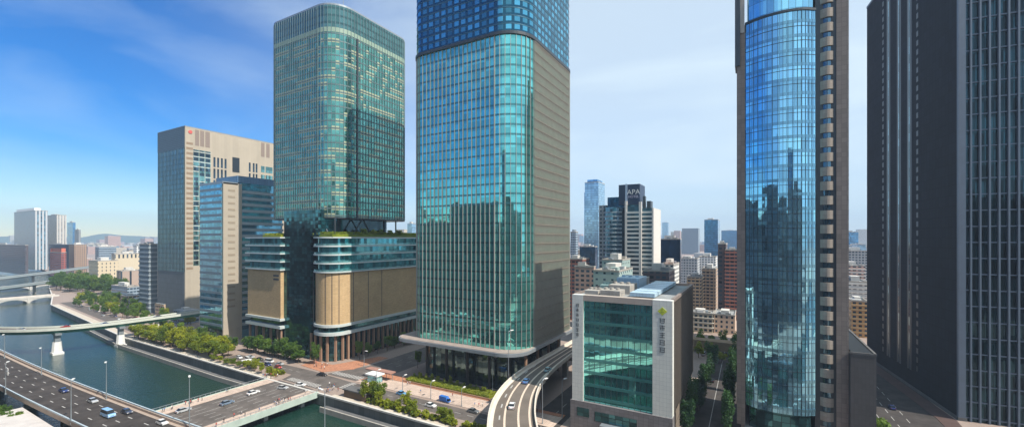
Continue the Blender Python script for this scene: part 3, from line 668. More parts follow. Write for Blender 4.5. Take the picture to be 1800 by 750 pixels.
g = MB(); g.box(ex-.09, Y0-.16, ez+.1, ex+.09, Y0-.11, ez+1.0); g.box(ex-.5, Y0-.16, ez-.35, ex+.5, Y0-.11, ez-.15); g.build('emblem_mark', plain('emblem_mark', (.30, .36, .05), .5, .05, 1), CB)
# vertical lettering: worn dark characters, drawn as strokes
def glyphs(x, z, n, s, pitch, seed):
    q = random.Random(seed)
    for k in range(n):
        g = MB(); zc = z-k*pitch
        def st(a, b, c, d): g.box(x+a*s, Y0-.10, zc+b*s, x+c*s, Y0-.02, zc+d*s)
        v = q.randrange(4)
        st(-.5, .32, .5, .42)
        if v in (0, 2): st(-.45, -.05, .45, .05); st(-.05, -.5, .05, .5)
        if v in (1, 3): st(-.42, -.45, -.32, .4); st(.32, -.45, .42, .4); st(-.4, -.08, .4, .02)
        if v in (0, 3): st(-.5, -.5, .5, -.4)
        if v == 2: st(-.35, -.45, -.25, .1); st(.25, -.45, .35, .1)
        if v == 1: st(-.3, -.5, .3, -.42)
        g.build('sign_character', M['dark_steel'], CB)
glyphs(-25.0, 41.2, 5, 1.7, 2.35, 4); glyphs(-54.0, 44.0, 7, 1.15, 1.75, 9)

# --- curved blue tower
DT = empty('curved_tower', (10, 180, 0), 'slim tower with a curved blue glass face, rounded stone bays and a brown stone pier', 'tower')
arc = [(p.x, p.y) for p in smooth([Vector((-1.6, 163.6, 0)), Vector((3.2, 161.4, 0)), Vector((8.9, 160.6, 0)), Vector((14.0, 161.6, 0)), Vector((17.7, 164.0, 0))], 4)]
def arcfp(e=0):
    cx_, cy_ = 8.2, 176
    out = []
    for x, y in arc:
        l = math.hypot(x-cx_, y-cy_); out.append((x+(x-cx_)/l*e, y+(y-cy_)/l*e))
    return out+[(17.9, 194), (-1.9, 194)]
M['d_glass'] = glass('blue_curved_glass', (.32, .68, .88), (2.0, 4.55), .022, .88, .035, .28, line=(.05, .09, .12), lw=.05, wav=.008)
MB().prism(arcfp(), 11.8, 139.6, mtop=1).build('curved_glass', [M['d_glass'], M['roof']], DT)
slabs(DT, arcfp(.08), 13.0, 139, 4.55, 1.0, plain('blue_spandrel', (.20, .42, .54), .12, .1, .5, metal=.85), 'spandrel')
slabs(DT, arcfp(.12), 16.4, 137, 4.55, .12, M['dark_steel'], 'transom')
for i, (x, y) in enumerate(arc[1:-1]):
    MB().bar((x*1.0, y-.08, 11.8), (x, y-.08, 139.5), .08, n=4).build('mullion', M['dark_steel'], DT)
MB().prism(arcfp(.35), 139.6, 140.3).build('setback_ledge', M['dark_steel'], DT)
MB().prism(arcfp(-.9), 140.3, 152).build('upper_glass', M['d_glass'], DT)
MB().prism(arcfp(-1.6), 4.5, 11.8, top=False).build('soffit_glazing', M['shaft'], DT)
MB().prism(arcfp(.5), 3.4, 4.5).build('entrance_canopy', M['concrete'], DT)
MB().prism(arcfp(-1.0), 0, 3.4, top=False, bot=False).build('ground_floor_glazing', M['shaft'], DT)
M['brownstone'] = panels('brown_stone', (.24, .20, .175), (1.3, 1.5), .05, (.13, .11, .10), .75, .1, .2)
g = MB(); g.box(-4.2, 163.4, 5, -1.7, 190, 139.6); g.build('side_wall', M['brownstone'], DT)
MB().box(-3.0, 163.7, 0, -1.8, 190, 5).build('pier_foot', M['brownstone'], DT)
MB().box(-4.75, 162.9, 126, -3.2, 170, 152).build('dark_fin', M['dark_steel'], DT)
MB().box(-3.15, 163.1, 137, -1.9, 163.4, 152).build('pale_fin', M['concrete'], DT)
MB().box(17.9, 166.2, 0, 24, 194, 151.8).build('recess_wall', M['dark_steel'], DT)
MB().box(23.3, 165.8, 0, 26.4, 194, 153).build('stone_pier', M['brownstone'], DT)
bay = MB(); c_, r_ = (20.95, 168.4), 3.1
bp2 = [(c_[0]+(2.5)*math.sin(t), c_[1]-r_*math.cos(t)*1.0) for t in [(-1.25+2.5*k/10) for k in range(11)]]
me_b = MB().prism([(x-10, y-180) for x, y in bp2]+[(13.3, -8), (8.6, -8)], 0, 2.75).mesh('bay_spandrel', panels('bay_stone', (.31, .27, .23), (1.1, 1.4), .04, (.2, .17, .14), .7, .08, .15))
me_w = MB().prism([(x-10+(.12 if x < 21 else -.12), y-180+.55) for x, y in bp2]+[(13.2, -8), (8.7, -8)], 0, 1.8).mesh('bay_window', glass('bay_glass', (.13, .24, .32), (1.1, 1.8), .05, .8, .06, .5, line=(.03, .03, .04), lw=.12))
for k in range(34):
    z = 1.0+k*4.55
    if z > 150: break
    o = link('bay_spandrel', me_b, DT); o.location = (0, 0, z)
    o = link('bay_window', me_w, DT); o.location = (0, 0, z+2.75)
roofkit(DT, 0, 168, 16, 190, 152, 3, 4)
# --- low annex with a sloping dark glass roof
AN = empty('annex_building', (29, 185, 0), 'low grey annex with a dark glass roof between the curved tower and the black tower', 'annex')
MB().box(26.5, 163.7, 0, 32.6, 205, 32.6).build('wall', panels('annex_grey', (.10, .095, .095), (.9, 1.6), .06, (.08, .08, .08), .7, .06, .1), AN)
MB().box(26.9, 164.2, 32.62, 32.1, 204.5, 33.0).build('dark_roof', plain('dark_annex_roof', (.02, .025, .03), .6, .1, .5), AN)
g = MB(); g.box(32.1, 163.6, 32.6, 32.7, 205, 33.3); g.box(26.5, 163.6, 32.6, 32.1, 164.1, 33.2); g.build('parapet', M['dark_concrete'], AN)
for k in range(3): MB().box(27+k*1.9, 163.6, .4, 28.4+k*1.9, 163.72, 4.5).build('window', M['shaft'], AN)

# --- black granite tower, right edge
ET = empty('black_tower', (67.6, 219.9, 0), 'black granite tower at the right edge with a grid of grey piers on its front', 'tower', rz=math.radians(6.1))
def eb(mb, name, mats, kind=None): return link(name, mb.mesh(name, mats), ET, kind)
M['blackstone'] = panels('black_granite', (.016, .018, .026), (2.4, 4.0), .16, (.005, .006, .009), .8, .16, .3)
eb(MB().box(0, .9, 0, 44, 92, 199, mtop=1), 'stone_wall', [M['blackstone'], M['roof']])
M['e_glass'] = glass('black_tower_glass', (.022, .06, .075), (2.55, 5.9), .012, .8, .06, .7, line=(.01, .012, .015), lw=.07)
eb(MB().box(2.0, .55, 0, 44, .9, 198), 'window_wall', M['e_glass'])
M['e_pier'] = plain('blue_grey_pier', (.10, .135, .185), .5, .12, .3)
eb(MB().box(-.15, -.1, 0, 2.0, 1.0, 200), 'corner_pier', M['e_pier'])
me = MB().box(-.26, -.35, 0, .26, .55, 199).mesh('pier', M['e_pier'])
for k in range(17):
    o = link('pier', me, ET); o.location = (3.3+k*2.55, 0, 0)
me = MB().box(2.0, .1, 0, 44, .56, .45).mesh('window_ledge', M['e_pier'])
for k in range(34):
    o = link('window_ledge', me, ET); o.location = (0, 0, 1.2+k*5.9)
eb(MB().box(-.15, -.1, 199, 44, 92.2, 200.2), 'parapet', M['e_pier'])
M['strip'] = glass('strip_glass', (.30, .46, .50), (1, 4.0), .05, .85, .06, .5, line=(.03, .03, .04), lw=.1)
for t_, w_ in ((62.5, .7), (50.5, .7), (39.7, .7)):
    eb(MB().box(-.05, t_-2.2, 8, .02, t_+2.2, 197), 'dark_recess', M['dark_steel'])
    eb(MB().box(-.12, t_-w_/2, 8, .0, t_+w_/2, 197), 'glass_strip', M['strip'])
me = MB().box(-.10, -.9, 0, .0, .9, 2.3).mesh('window', plain('side_window_dark', (.035, .045, .055), .4, .1, 1))
for t_ in (69.2, 32.0):
    for k in range(47):
        o = link('window', me, ET); o.location = (0, t_, 9+k*4.0)
eb(MB().box(-.3, -.3, 0, 2.2, 92.3, 1.2), 'plinth', M['dark_concrete'])

# --- tower with beige side (left)
B1 = empty('beige_tower', (-436, 215, 0), 'broad beige office tower at the left with a blue glass end wall', 'tower')
M['beige'] = panels('beige_cladding', (.40, .35, .275), (2.4, 40), .12, (.38, .31, .24), .75, .05, .16)
B1X = (-461, -412); B1Y = (175.6, 262); B1Z = 161.6
MB().box(B1X[0], B1Y[0], 0, B1X[1], B1Y[1], B1Z, mtop=1).build('wall', [M['beige'], M['roof']], B1)
M['b1_glass'] = glass('blue_end_glass', (.08, .22, .28), (2.4, 4.2), .02, .8, .06, .3, spandrel=(.03, .08, .11), sh=.28)
MB().box(B1X[0]+.3, B1Y[0]-.25, 40, B1X[1]-1.2, B1Y[0], 144).build('glass_end_wall', M['b1_glass'], B1)
MB().box(B1X[0]-.05, B1Y[0]-.3, 144, B1X[1]-1.1, B1Y[0], 161.8).build('louvre_screen', panels('blue_grey_louvre', (.10, .15, .19), (1.2, 1.5), .2, rough=.5), B1)
MB().box(B1X[0]-.05, B1Y[0]-.2, 0, B1X[1]-1.2, B1Y[0], 40).build('lower_wall', panels('grey_lower_wall', (.16, .18, .19), (2.4, 4.2), .1, rough=.7), B1)
me = MB().box(-.09, -.3, 0, .09, 0, 104).mesh('mullion', plain('mullion_blue', (.10, .17, .20), .4, .1, 1, metal=.4))
for k in range(19): put('mullion', me, B1, B1X[0]+1+k*2.55, B1Y[0]-.25, 40)
def w1(px, py):
    r = ray(px); d = B1X[1]/r[0]; return r[1]*d, HCAM+(420-py)*d/FPX
M['dark_win'] = glass('dark_window', (.06, .10, .13), (1.6, 4.2), .04, .8, .06, .6)
M['green_win'] = glass('green_window', (.16, .32, .30), (1.6, 4.2), .04, .8, .06, .6)
wi = random.Random(3)
for px in (344.8, 355.2, 365.5):
    y_, _ = w1(px, 300)
    MB().box(B1X[1], y_-2.1, 45, B1X[1]+.05, y_+2.1, 143.5).build('window_bay', M['green_win'], B1)
    for k in range(23):
        z = 46+k*4.2
        if wi.random() < .72: MB().box(B1X[1], y_-1.6, z, B1X[1]+.1, y_+1.6, z+2.7).build('window', M['dark_win'], B1)
        MB().box(B1X[1], y_-2.1, z+3.2, B1X[1]+.14, y_+2.1, z+3.7).build('sill', M['pale_concrete'], B1) if wi.random() < .6 else None
y_, _ = w1(333.5, 300)
me = MB().box(0, -2.4, 0, .09, 2.4, 1.9).mesh('vent', plain('vent_brown', (.26, .19, .13), .8, .1, 1))
for k in range(26): put('vent', me, B1, B1X[1], y_, 42+k*4.2)
for px in (377, 383.5, 390, 396.5, 439, 446, 451):
    y_, _ = w1(px, 300)
    for k in range(10): MB().box(B1X[1], y_-.8, 139.5-k*10-8.6, B1X[1]+.1, y_+.8, 139.5-k*10).build('slit_window', M['dark_win'], B1)
for px in (462, 470, 476):
    y_, _ = w1(px, 300)
    for k in range(8): MB().box(B1X[1], y_-1.8, 132-k*8.4, B1X[1]+.1, y_+1.8, 138-k*8.4).build('window', M['green_win'], B1)
for px0, px1 in ((343, 350), (352, 359), (361, 369), (459, 465), (468, 474)):
    MB().box(B1X[1], w1(px0, 240)[0], 147, B1X[1]+.08, w1(px1, 240)[0], 160.5).build('roof_louvre', plain('louvre_taupe', (.24, .19, .16), .7, .1, 1), B1)
ya, yb = w1(408.5, 290)[0], w1(421, 290)[0]
MB().box(B1X[1], ya, w1(415, 303)[1], B1X[1]+.1, yb, w1(415, 277)[1]).build('large_opening', M['car_glass'], B1)
yy, zz = w1(334.5, 232); em = MB()
em.bar((B1X[1], yy, zz), (B1X[1]+.35, yy, zz), 1.5, n=14); em.build('red_emblem', plain('red_emblem', (.55, .10, .08), .5, .05, 1), B1)
MB().box(B1X[0]-.1, B1Y[0]-.3, B1Z, B1X[1]+.1, B1Y[1], B1Z+.6).build('parapet', M['steel'], B1)

# --- blue and beige banded block in front of it
B2 = empty('office_tower', (-318, 170, 0), 'narrow office tower with blue banded glass front and blank beige side wall', 'office tower')
MB().box(-332.6, 150.8, 8, -303, 162.6, 105).build('wall', panels('beige_plain', (.40, .35, .28), (12, 4.3), .08, (.42, .36, .28), .75, .03, .1), B2)
M['b2g'] = glass('blue_band_glass', (.16, .40, .52), (2.0, 4.3), .02, .8, .06, .3)
MB().box(-332.2, 150.45, 8, -304.2, 150.8, 104).build('glass_front', M['b2g'], B2)
me = MB().box(0, -.16, 0, 28.2, .02, 1.7).mesh('floor_band', plain('blue_grey_band', (.20, .26, .30), .5, .1, .5))
for k in range(22): put('floor_band', me, B2, -332.3, 150.45, 9.5+k*4.3)
me = MB().box(0, -2.2, 0, .12, 2.2, 1.3).mesh('vent', plain('vent_tan', (.30, .25, .19), .8, .1, 1))
for k in range(19): put('vent', me, B2, -303, 159.4-3.5, 22+k*4.3)
MB().box(-332, 162.62, 0, -304.2, 192, 106).build('rear_glazing', M['b2g'], B2)
me = MB().box(-28.2, 0, 0, 1.5, 29.3, 1.9).mesh('balcony_band', plain('grey_balcony', (.30, .34, .36), .6, .1, .5))
for k in range(22): put('balcony_band', me, B2, -304.2, 162.7, 8.5+k*4.3)
MB().box(-331, 160, 106, -303.5, 191, 110.5).build('roof_screen', panels('blue_screen', (.12, .22, .34), (2.0, 5), .1, rough=.5), B2)
MB().box(-332.7, 150.3, 104, -303, 160, 105.6).build('parapet', M['steel'], B2)
MB().box(-330, 153, 0, -305, 162, 8).build('ground_floor', M['shaft'], B2)
MB().box(-304.2, 150.8, 0, -303, 162.6, 8).build('wall_foot', M['beige'], B2)

# ------------------------------------------------------------------ other buildings laid out by bearing and distance
def footprint(pl, pc, pr, d, maxd=60):
    r = ray(pc); cx_, cy_ = r[0]*d, r[1]*d
    x0 = xaty(pl, cy_)
    y1 = yatx(pr, cx_) if pr > pc+.5 and ray(pr)[0]*cx_ > 0 else cy_+25
    if y1-cy_ > maxd or y1 < cy_: y1 = cy_+maxd
    return x0, cy_, cx_, y1
def bldg(name, label, cat, pl, pc, pr, ytop, d, mat, roofm=None, floor=0, bandm=None, bh=1.1, pent=1, z1=None, maxd=60, seed=1, group=None, be=.5):
    x0, y0, x1, y1 = footprint(pl, pc, pr, d, maxd); z = z1 or ztop(ytop, d)
    t = empty(name, ((x0+x1)/2, (y0+y1)/2, 0), label, cat, group)
    MB().box(x0, y0, 0, x1, y1, z, mtop=1).build('wall', [mat, roofm or M['roof']], t)
    g = MB(); e = .15
    g.box(x0-e, y0-e, z, x1+e, y0+.4, z+1); g.box(x0-e, y0+.4, z, x0+.4, y1+e, z+1); g.box(x1-.4, y0+.4, z, x1+e, y1+e, z+1); g.box(x0+.4, y1-.4, z, x1-.4, y1+e, z+1)
    g.build('parapet', M['concrete'], t)
    if floor and bandm: slabs(t, rr(x0, y0, x1, y1, 0, 1, be), floor, z-1, floor, bh, bandm)
    if pent:
        w_, l_ = (x1-x0), (y1-y0); rd = random.Random(seed)
        a, b = rd.uniform(.15, .4), rd.uniform(.15, .4)
        MB().box(x0+w_*a, y0+l_*b, z, x0+w_*(a+.4), y0+l_*(b+.4), z+rd.uniform(2.5, 5)).build('penthouse', M['pale_concrete'], t)
        roofkit(t, x0, y0, x1, y1, z, seed, 4)
    return t, (x0, y0, x1, y1, z)
F = {}
F['blue'] = glass('far_blue_glass', (.12, .34, .58), (3, 4), .02, .7, .1, .35, spandrel=(.08, .18, .30), sh=.25)
F['lblue'] = glass('pale_blue_glass', (.30, .50, .66), (3, 3.6), .02, .6, .12, .3, spandrel=(.25, .36, .46), sh=.3)
F['navy'] = glass('navy_glass', (.03, .09, .18), (2.5, 3.6), .02, .75, .1, .4, line=(.01, .03, .06), lw=.08)
F['cream'] = facade('cream_facade', (.60, .52, .38)); F['pink'] = facade('pink_facade', (.55, .36, .29), cell=(4, 3.3)); F['tan'] = facade('tan_facade', (.45, .34, .23), cell=(3.4, 3.1), win=(.15, .85, .35, .85))
F['grey'] = facade('grey_facade', (.34, .36, .37)); F['green'] = facade('green_grey_facade', (.32, .42, .40), cell=(5, 4), win=(.3, .6, .4, .7))
F['white'] = facade('white_facade', (.66, .66, .63), cell=(3.6, 3.2)); F['orange'] = facade('orange_facade', (.56, .34, .15), cell=(3.2, 3.1), win=(.2, .75, .3, .78))
F['red'] = facade('red_brown_facade', (.26, .10, .07), cell=(3.4, 3.1), win=(.12, .88, .4, .9)); F['dark'] = facade('dark_brown_facade', (.09, .07, .075), cell=(4, 3.6)); F['bluegrey'] = facade('blue_grey_facade', (.24, .30, .36), cell=(3, 3.4), win=(.1, .9, .35, .85))
F['mirrorbrown'] = facade('brown_grey_facade', (.15, .12, .095), cell=(3.4, 3.6), win=(.15, .85, .3, .8)); F['stripe'] = facade('striped_tower_facade', (.46, .47, .48), (.05, .12, .17), cell=(5.2, 3.2), win=(.35, .8, .0, 1.0))
# left side
t, bb = bldg('banded_block', 'dark striped office block just left of the beige tower', 'office block', 245, 262, 277, 430, 388, plain('banded_block_wall', (.15, .19, .22), .7, .15, .3), floor=4.2, bandm=plain('banded_block_band', (.30, .35, .38), .6, .1, .3), bh=1.5, seed=2)
t, bb = bldg('apartment_tower', 'tall striped grey apartment tower on the far left skyline', 'apartment tower', 25, 62, 84, 370, 930, F['stripe'], seed=3)
MB().box(bb[0]+4, bb[1]+3, bb[4], bb[2]-20, bb[3]-6, bb[4]+7).build('roof_frame', M['white'], t)
t, bb = bldg('apartment_tower', 'paler apartment tower behind the striped grey one on the far left', 'apartment tower', 84, 100, 117, 378, 1010, facade('pale_striped_facade', (.58, .55, .50), (.16, .18, .2), cell=(5, 3.2), win=(.4, .7, 0, 1)), seed=4)
bldg('office_tower', 'slim bright blue tower on the far left skyline', 'office tower', 118, 128, 133, 391, 1250, F['blue'], seed=5)
bldg('office_tower', 'small grey tower beside the slim blue tower on the far left', 'office tower', 131, 138, 142, 404, 1150, F['grey'], seed=6)
bldg('warehouse_block', 'wide dark purple-brown block at the left edge of the picture', 'office block', -40, 44, 50, 431, 800, F['dark'], seed=7, maxd=40)
t, bb = bldg('round_fronted_building', 'small red building with a white patch below the dark blue block', 'building', 88, 108, 117, 444, 760, facade('brick_red_facade', (.33, .08, .06), cell=(4, 4)), seed=8, pent=0)
MB().prism(rr(bb[0]+2, bb[1]+2, bb[2]-2, bb[3]-2, 4), bb[4], bb[4]+8).build('red_drum', plain('red_orange_drum', (.55, .14, .08), .6, .1, .2), t)
bldg('office_block', 'dark blue block behind the small red building', 'office block', 86, 121, 123, 430, 850, F['navy'], seed=9)
bldg('office_block', 'tan and brown block with a white roof right of the dark blue block', 'office block', 121, 131, 153, 430, 800, facade('brown_facade', (.33, .22, .15), cell=(3, 3.4), win=(.3, .7, .2, .8)), roofm=M['white'], seed=10)
t, bb = bldg('civic_hall', 'cream stone civic hall with dark end wall beyond the river trees', 'civic building', 156, 172, 208, 459, 600, facade('civic_cream', (.58, .49, .34), cell=(4.5, 5), win=(.35, .6, .3, .75)), seed=11)
t, bb = bldg('civic_hall', 'cream colonnaded hall with an arcade under its flat roof left of the banded block', 'civic building', 196, 202, 250, 447, 640, facade('civic_arcade', (.60, .52, .38), cell=(5, 30), win=(.3, .7, .28, .5)), seed=12, maxd=110)
t, bb = bldg('stone_block', 'pinkish stone block with tall dark doorways below the colonnaded hall', 'building', 205, 213, 247, 477, 520, facade('pink_stone', (.44, .34, .28), cell=(9, 40), win=(.4, .62, .05, .9)), seed=13, maxd=70, z1=28)
bldg('low_block', 'low dark blue-grey block between the street and the banded block', 'building', 196, 224, 246, 505, 470, F['bluegrey'], seed=14, maxd=50, z1=14)
bldg('office_tower', 'pale blue tower seen in the slit between the two glass towers', 'office tower', 716, 724, 731, 393, 900, F['lblue'], seed=15)
# right side
t, bb = bldg('slim_tower', 'slim grey tower with a curved top beside the tall central tower', 'tower', 1003, 1012, 1016, 408, 600, F['bluegrey'], seed=16, pent=0)
MB().prism(rr(bb[0]+1, bb[1]+1, bb[2]-1, bb[3]-1, 3), bb[4], bb[4]+4).build('curved_top', M['steel'], t)
t, bb = bldg('skyscraper', 'tall pale blue glass skyscraper left of the hotel tower', 'skyscraper', 1028, 1052, 1063, 320, 650, F['lblue'], seed=17)
MB().box(bb[0]-3, bb[1]+6, 0, bb[0], bb[3], bb[4]-14).build('side_wing', F['blue'], t)
MB().box(bb[0]+3, bb[1]+3, bb[4], bb[2]-3, bb[3]-3, bb[4]+5).build('roof_crown', F['blue'], t)
bldg('office_block', 'dark teal office block at the foot of the pale blue skyscraper', 'office block', 1019, 1046, 1050, 434, 500, F['navy'], seed=18)
# hotel tower
HD = 340; cx_, cy_ = ray(1102)[0]*HD, ray(1102)[1]*HD
HT = empty('hotel_tower', (cx_, cy_+15, 0), 'stepped hotel tower with white balcony bands and a navy sign box on its roof', 'hotel')
xr = xaty(1147, cy_); xl = xaty(1060, cy_); xs = xaty(1126, cy_); zt = ztop(360, HD)
M['hot_dark'] = glass('hotel_dark_glass', (.07, .13, .17), (3, 3.1), .03, .6, .1, .5)
M['hot_band'] = plain('hotel_white_band', (.62, .60, .56), .7, .1, .5)
MB().box(cx_, cy_, 0, xs-1, cy_+30, zt).box(xs+1, cy_+1.5, 0, xr, cy_+30, zt-3).build('wall', M['hot_dark'], HT)
g_ = MB().box(cx_-cx_-1, -1.2, 0, xs-cx_-.6, 0, 1.5).mesh('balcony', M['hot_band'])
g2_ = MB().box(xs-cx_+.8, .3, 0, xr-cx_+.3, 1.5, 1.5).mesh('balcony', M['hot_band'])
for k in range(int((zt-4)/3.3)):
    put('balcony', g_, HT, cx_, cy_, 2+k*3.3); put('balcony', g2_, HT, cx_, cy_, 2+k*3.3)
MB().box(cx_-1.3, cy_-1.4, 0, cx_+.2, cy_+1, zt+3).box(xs-1, cy_-1.3, 0, xs+.9, cy_+1, zt+2).box(xr-.4, cy_, 0, xr+.8, cy_+30, zt-3).build('pale_rib', M['hot_band'], HT)
# rounded blue-grey wing on the left
cw = [( (xl+cx_)/2-1.4+ (cx_-xl)/2*math.cos(t), cy_+8+9*math.sin(t)) for t in [2*PI*k/24 for k in range(24)]]
MB().prism(cw, 0, ztop(363, HD)).build('round_wing', glass('wing_glass', (.10, .20, .27), (2.5, 3.3), .03, .7, .08, .4), HT)
slabs(HT, [(x+( .3 if x > cx_ else -.3), y-.3) for x, y in cw], 3, ztop(366, HD), 3.3, 1.0, plain('wing_band', (.30, .36, .40), .6, .1, .4), 'wing_band')
MB().box(xl-5, cy_+5, 0, xl+1, cy_+26, ztop(358, HD)).build('stair_tower', F['grey'], HT)
MB().box(xl+2, cy_+6, ztop(363, HD), cx_-4, cy_+20, ztop(344, HD)).build('wing_roof_box', F['navy'], HT)
zs0, zs1 = ztop(359, HD), ztop(324, HD); xa, xb = xaty(1087, cy_), xaty(1124, cy_)
MB().box(xa, cy_+1, zs0, xb, cy_+20, zs1).build('sign_box', plain('navy_sign_box', (.015, .03, .075), .4, .1, .5), HT)
MB().box(xaty(1100, cy_)-.6, cy_+.6, zs0, xaty(1100, cy_)+1.0, cy_+1, zs1+.5).build('pale_strip', plain('pale_blue_strip', (.35, .45, .58), .5, .1, .5), HT)
MB().box(xaty(1128, cy_), cy_+4, zt-3, xaty(1132, cy_), cy_+8, ztop(345, HD)).build('roof_unit', M['dark_steel'], HT)
MB().box(xaty(1135, cy_), cy_+4, zt-3, xaty(1142, cy_), cy_+12, ztop(354, HD)).build('roof_unit', M['dark_steel'], HT)
def text(s, x, y, z, size, mat, t, name):
    cu = bpy.data.curves.new(name, 'FONT'); cu.body = s; cu.size = size; cu.extrude = .06; cu.align_x = 'CENTER'; cu.align_y = 'CENTER'; cu.resolution_u = 3
    o = bpy.data.objects.new(name, cu); C.objects.link(o); bpy.context.view_layer.update()
    me = bpy.data.meshes.new_from_object(o); bpy.data.objects.remove(o); me.materials.clear(); me.materials.append(mat)
    q = link(name, me, t); L = t.location; q.location = (x-L.x, y-L.y, z-L.z); q.rotation_euler = (PI/2, 0, 0); return q
xm = (xaty(1101, cy_)+xb)/2+.3
text('APA', xm, cy_+.85, ztop(338, HD), 5.6, M['white'], HT, 'sign_lettering')
text('HOTEL', xm, cy_+.85, ztop(346, HD), 2.7, plain('soft_lilac_letters', (.50, .48, .62), .5, .05, 1), HT, 'sign_lettering')
bldg('office_block', 'wide navy blue glass block right of the hotel tower', 'office block', 1150, 1196, 1198, 421, 430, F['navy'], seed=20, maxd=30)
bldg('skyscraper', 'bright blue tower standing alone on the right skyline', 'skyscraper', 1238, 1262, 1266, 386, 800, F['blue'], seed=21)
bldg('distant_tower', 'faint blue stepped tower in the haze right of the hotel tower', 'tower', 1164, 1174, 1176, 391, 2300, F['lblue'], seed=22)
bldg('distant_tower', 'faint thin tower in the haze touching the hotel tower', 'tower', 1147, 1154, 1156, 391, 2300, F['lblue'], seed=23)
bldg('distant_tower', 'hazy blue slab beside the curved tower on the skyline', 'tower', 1268, 1296, 1298, 405, 1600, F['blue'], seed=24)
bldg('distant_tower', 'blue tower in the slit left of the black tower', 'tower', 1491, 1509, 1511, 408, 1000, F['blue'], seed=25)
bldg('distant_tower', 'lower blue tower in the slit left of the black tower', 'tower', 1507, 1522, 1524, 430, 900, F['lblue'], seed=26)
bldg('office_block', 'flat grey office block in the slit left of the black tower', 'office block', 1480, 1530, 1532, 442, 520, F['grey'], seed=27, maxd=30)
bldg('apartment_block', 'cream and terracotta stepped flats in the slit left of the black tower', 'apartment block', 1488, 1521, 1523, 468, 400, F['pink'], seed=28, maxd=30, floor=3.2, bandm=M['hot_band'])
bldg('apartment_block', 'white banded building above the orange flats left of the black tower', 'apartment block', 1488, 1526, 1528, 497, 340, F['white'], seed=29, maxd=25, floor=3.4, bandm=M['hot_band'])
bldg('apartment_block', 'orange tiled flats left of the black tower', 'apartment block', 1497, 1526, 1528, 531, 290, F['orange'], seed=30, maxd=25, floor=3.1, bandm=plain('orange_band', (.50, .36, .2), .7, .1, .3), bh=.7)
bldg('apartment_block', 'salmon pink block behind the curved expressway', 'apartment block', 1010, 1044, 1047, 470, 300, F['pink'], seed=31, maxd=40)
bldg('apartment_block', 'brown roofed block against the tall central tower', 'apartment block', 998, 1024, 1036, 456, 350, F['red'], seed=32, maxd=40)
t, bb = bldg('office_block', 'pale green-grey block with rooftop plant behind the silver office block', 'office block', 1043, 1088, 1112, 478, 262, F['green'], seed=33, maxd=40)
roofkit(t, bb[0], bb[1], bb[2], bb[3], bb[4], 50, 14, [plain('sage_plant', (.34, .44, .41), .7, .2, .3), M['pale_concrete'], M['steel']])
t, bb = bldg('office_block', 'taller sage green block with roof tanks below the hotel tower', 'office block', 1058, 1094, 1108, 458, 300, F['green'], seed=34, maxd=30)
bldg('low_block', 'small white building with a red roof sign behind the silver office block', 'building', 1160, 1184, 1198, 466, 330, F['white'], roofm=plain('red_roof', (.42, .14, .10), .7, .1, .3), seed=35, maxd=30)
bldg('low_block', 'dark roofed building directly behind the silver office block', 'building', 1130, 1176, 1186, 478, 285, F['dark'], seed=36, maxd=25)
bldg('apartment_block', 'tan flats with an orange side right of the silver office block', 'apartment block', 1208, 1232, 1236, 488, 380, F['tan'], seed=37, maxd=30, floor=3.1, bandm=plain('tan_band', (.55, .42, .28), .7, .1, .3))
bldg('apartment_block', 'brown balcony flats left of the red-brown tower', 'apartment block', 1234, 1258, 1261, 473, 400, F['tan'], seed=38, maxd=30, floor=3.1, bandm=plain('brown_band', (.40, .30, .22), .7, .1, .3))
bldg('apartment_tower', 'red-brown apartment tower touching the curved tower', 'apartment tower', 1262, 1276, 1300, 428, 360, F['dark'], seed=39, maxd=30, z1=63)
c0 = ray(1277); t, bb = bldg('apartment_tower', 'brick coloured balcony tower in front of its darker twin beside the curved tower', 'apartment tower', 1275, 1300, 1302, 440, 352, F['red'], seed=40, maxd=12, floor=3.1, bandm=plain('brick_band', (.36, .16, .12), .8, .1, .3))
bldg('apartment_block', 'cream five storey flats at the end of the shaded street', 'apartment block', 1211, 1253, 1256, 553, 305, F['cream'], seed=41, maxd=25, floor=3.4, bandm=M['hot_band'], bh=.5)
bldg('apartment_block', 'peach flats beside the cream ones at the end of the shaded street', 'apartment block', 1255, 1292, 1294, 556, 300, facade('peach_facade', (.60, .44, .33), cell=(3.4, 3.4), win=(.25, .65, .25, .75)), seed=42, maxd=25)
bldg('office_block', 'grey-blue office block between the far blue tower and the tan flats', 'office block', 1196, 1226, 1230, 455, 520, F['grey'], seed=43, maxd=35)
bldg('office_block', 'white office block below the bright blue skyline tower', 'office block', 1228, 1258, 1262, 452, 560, F['white'], seed=44, maxd=35)

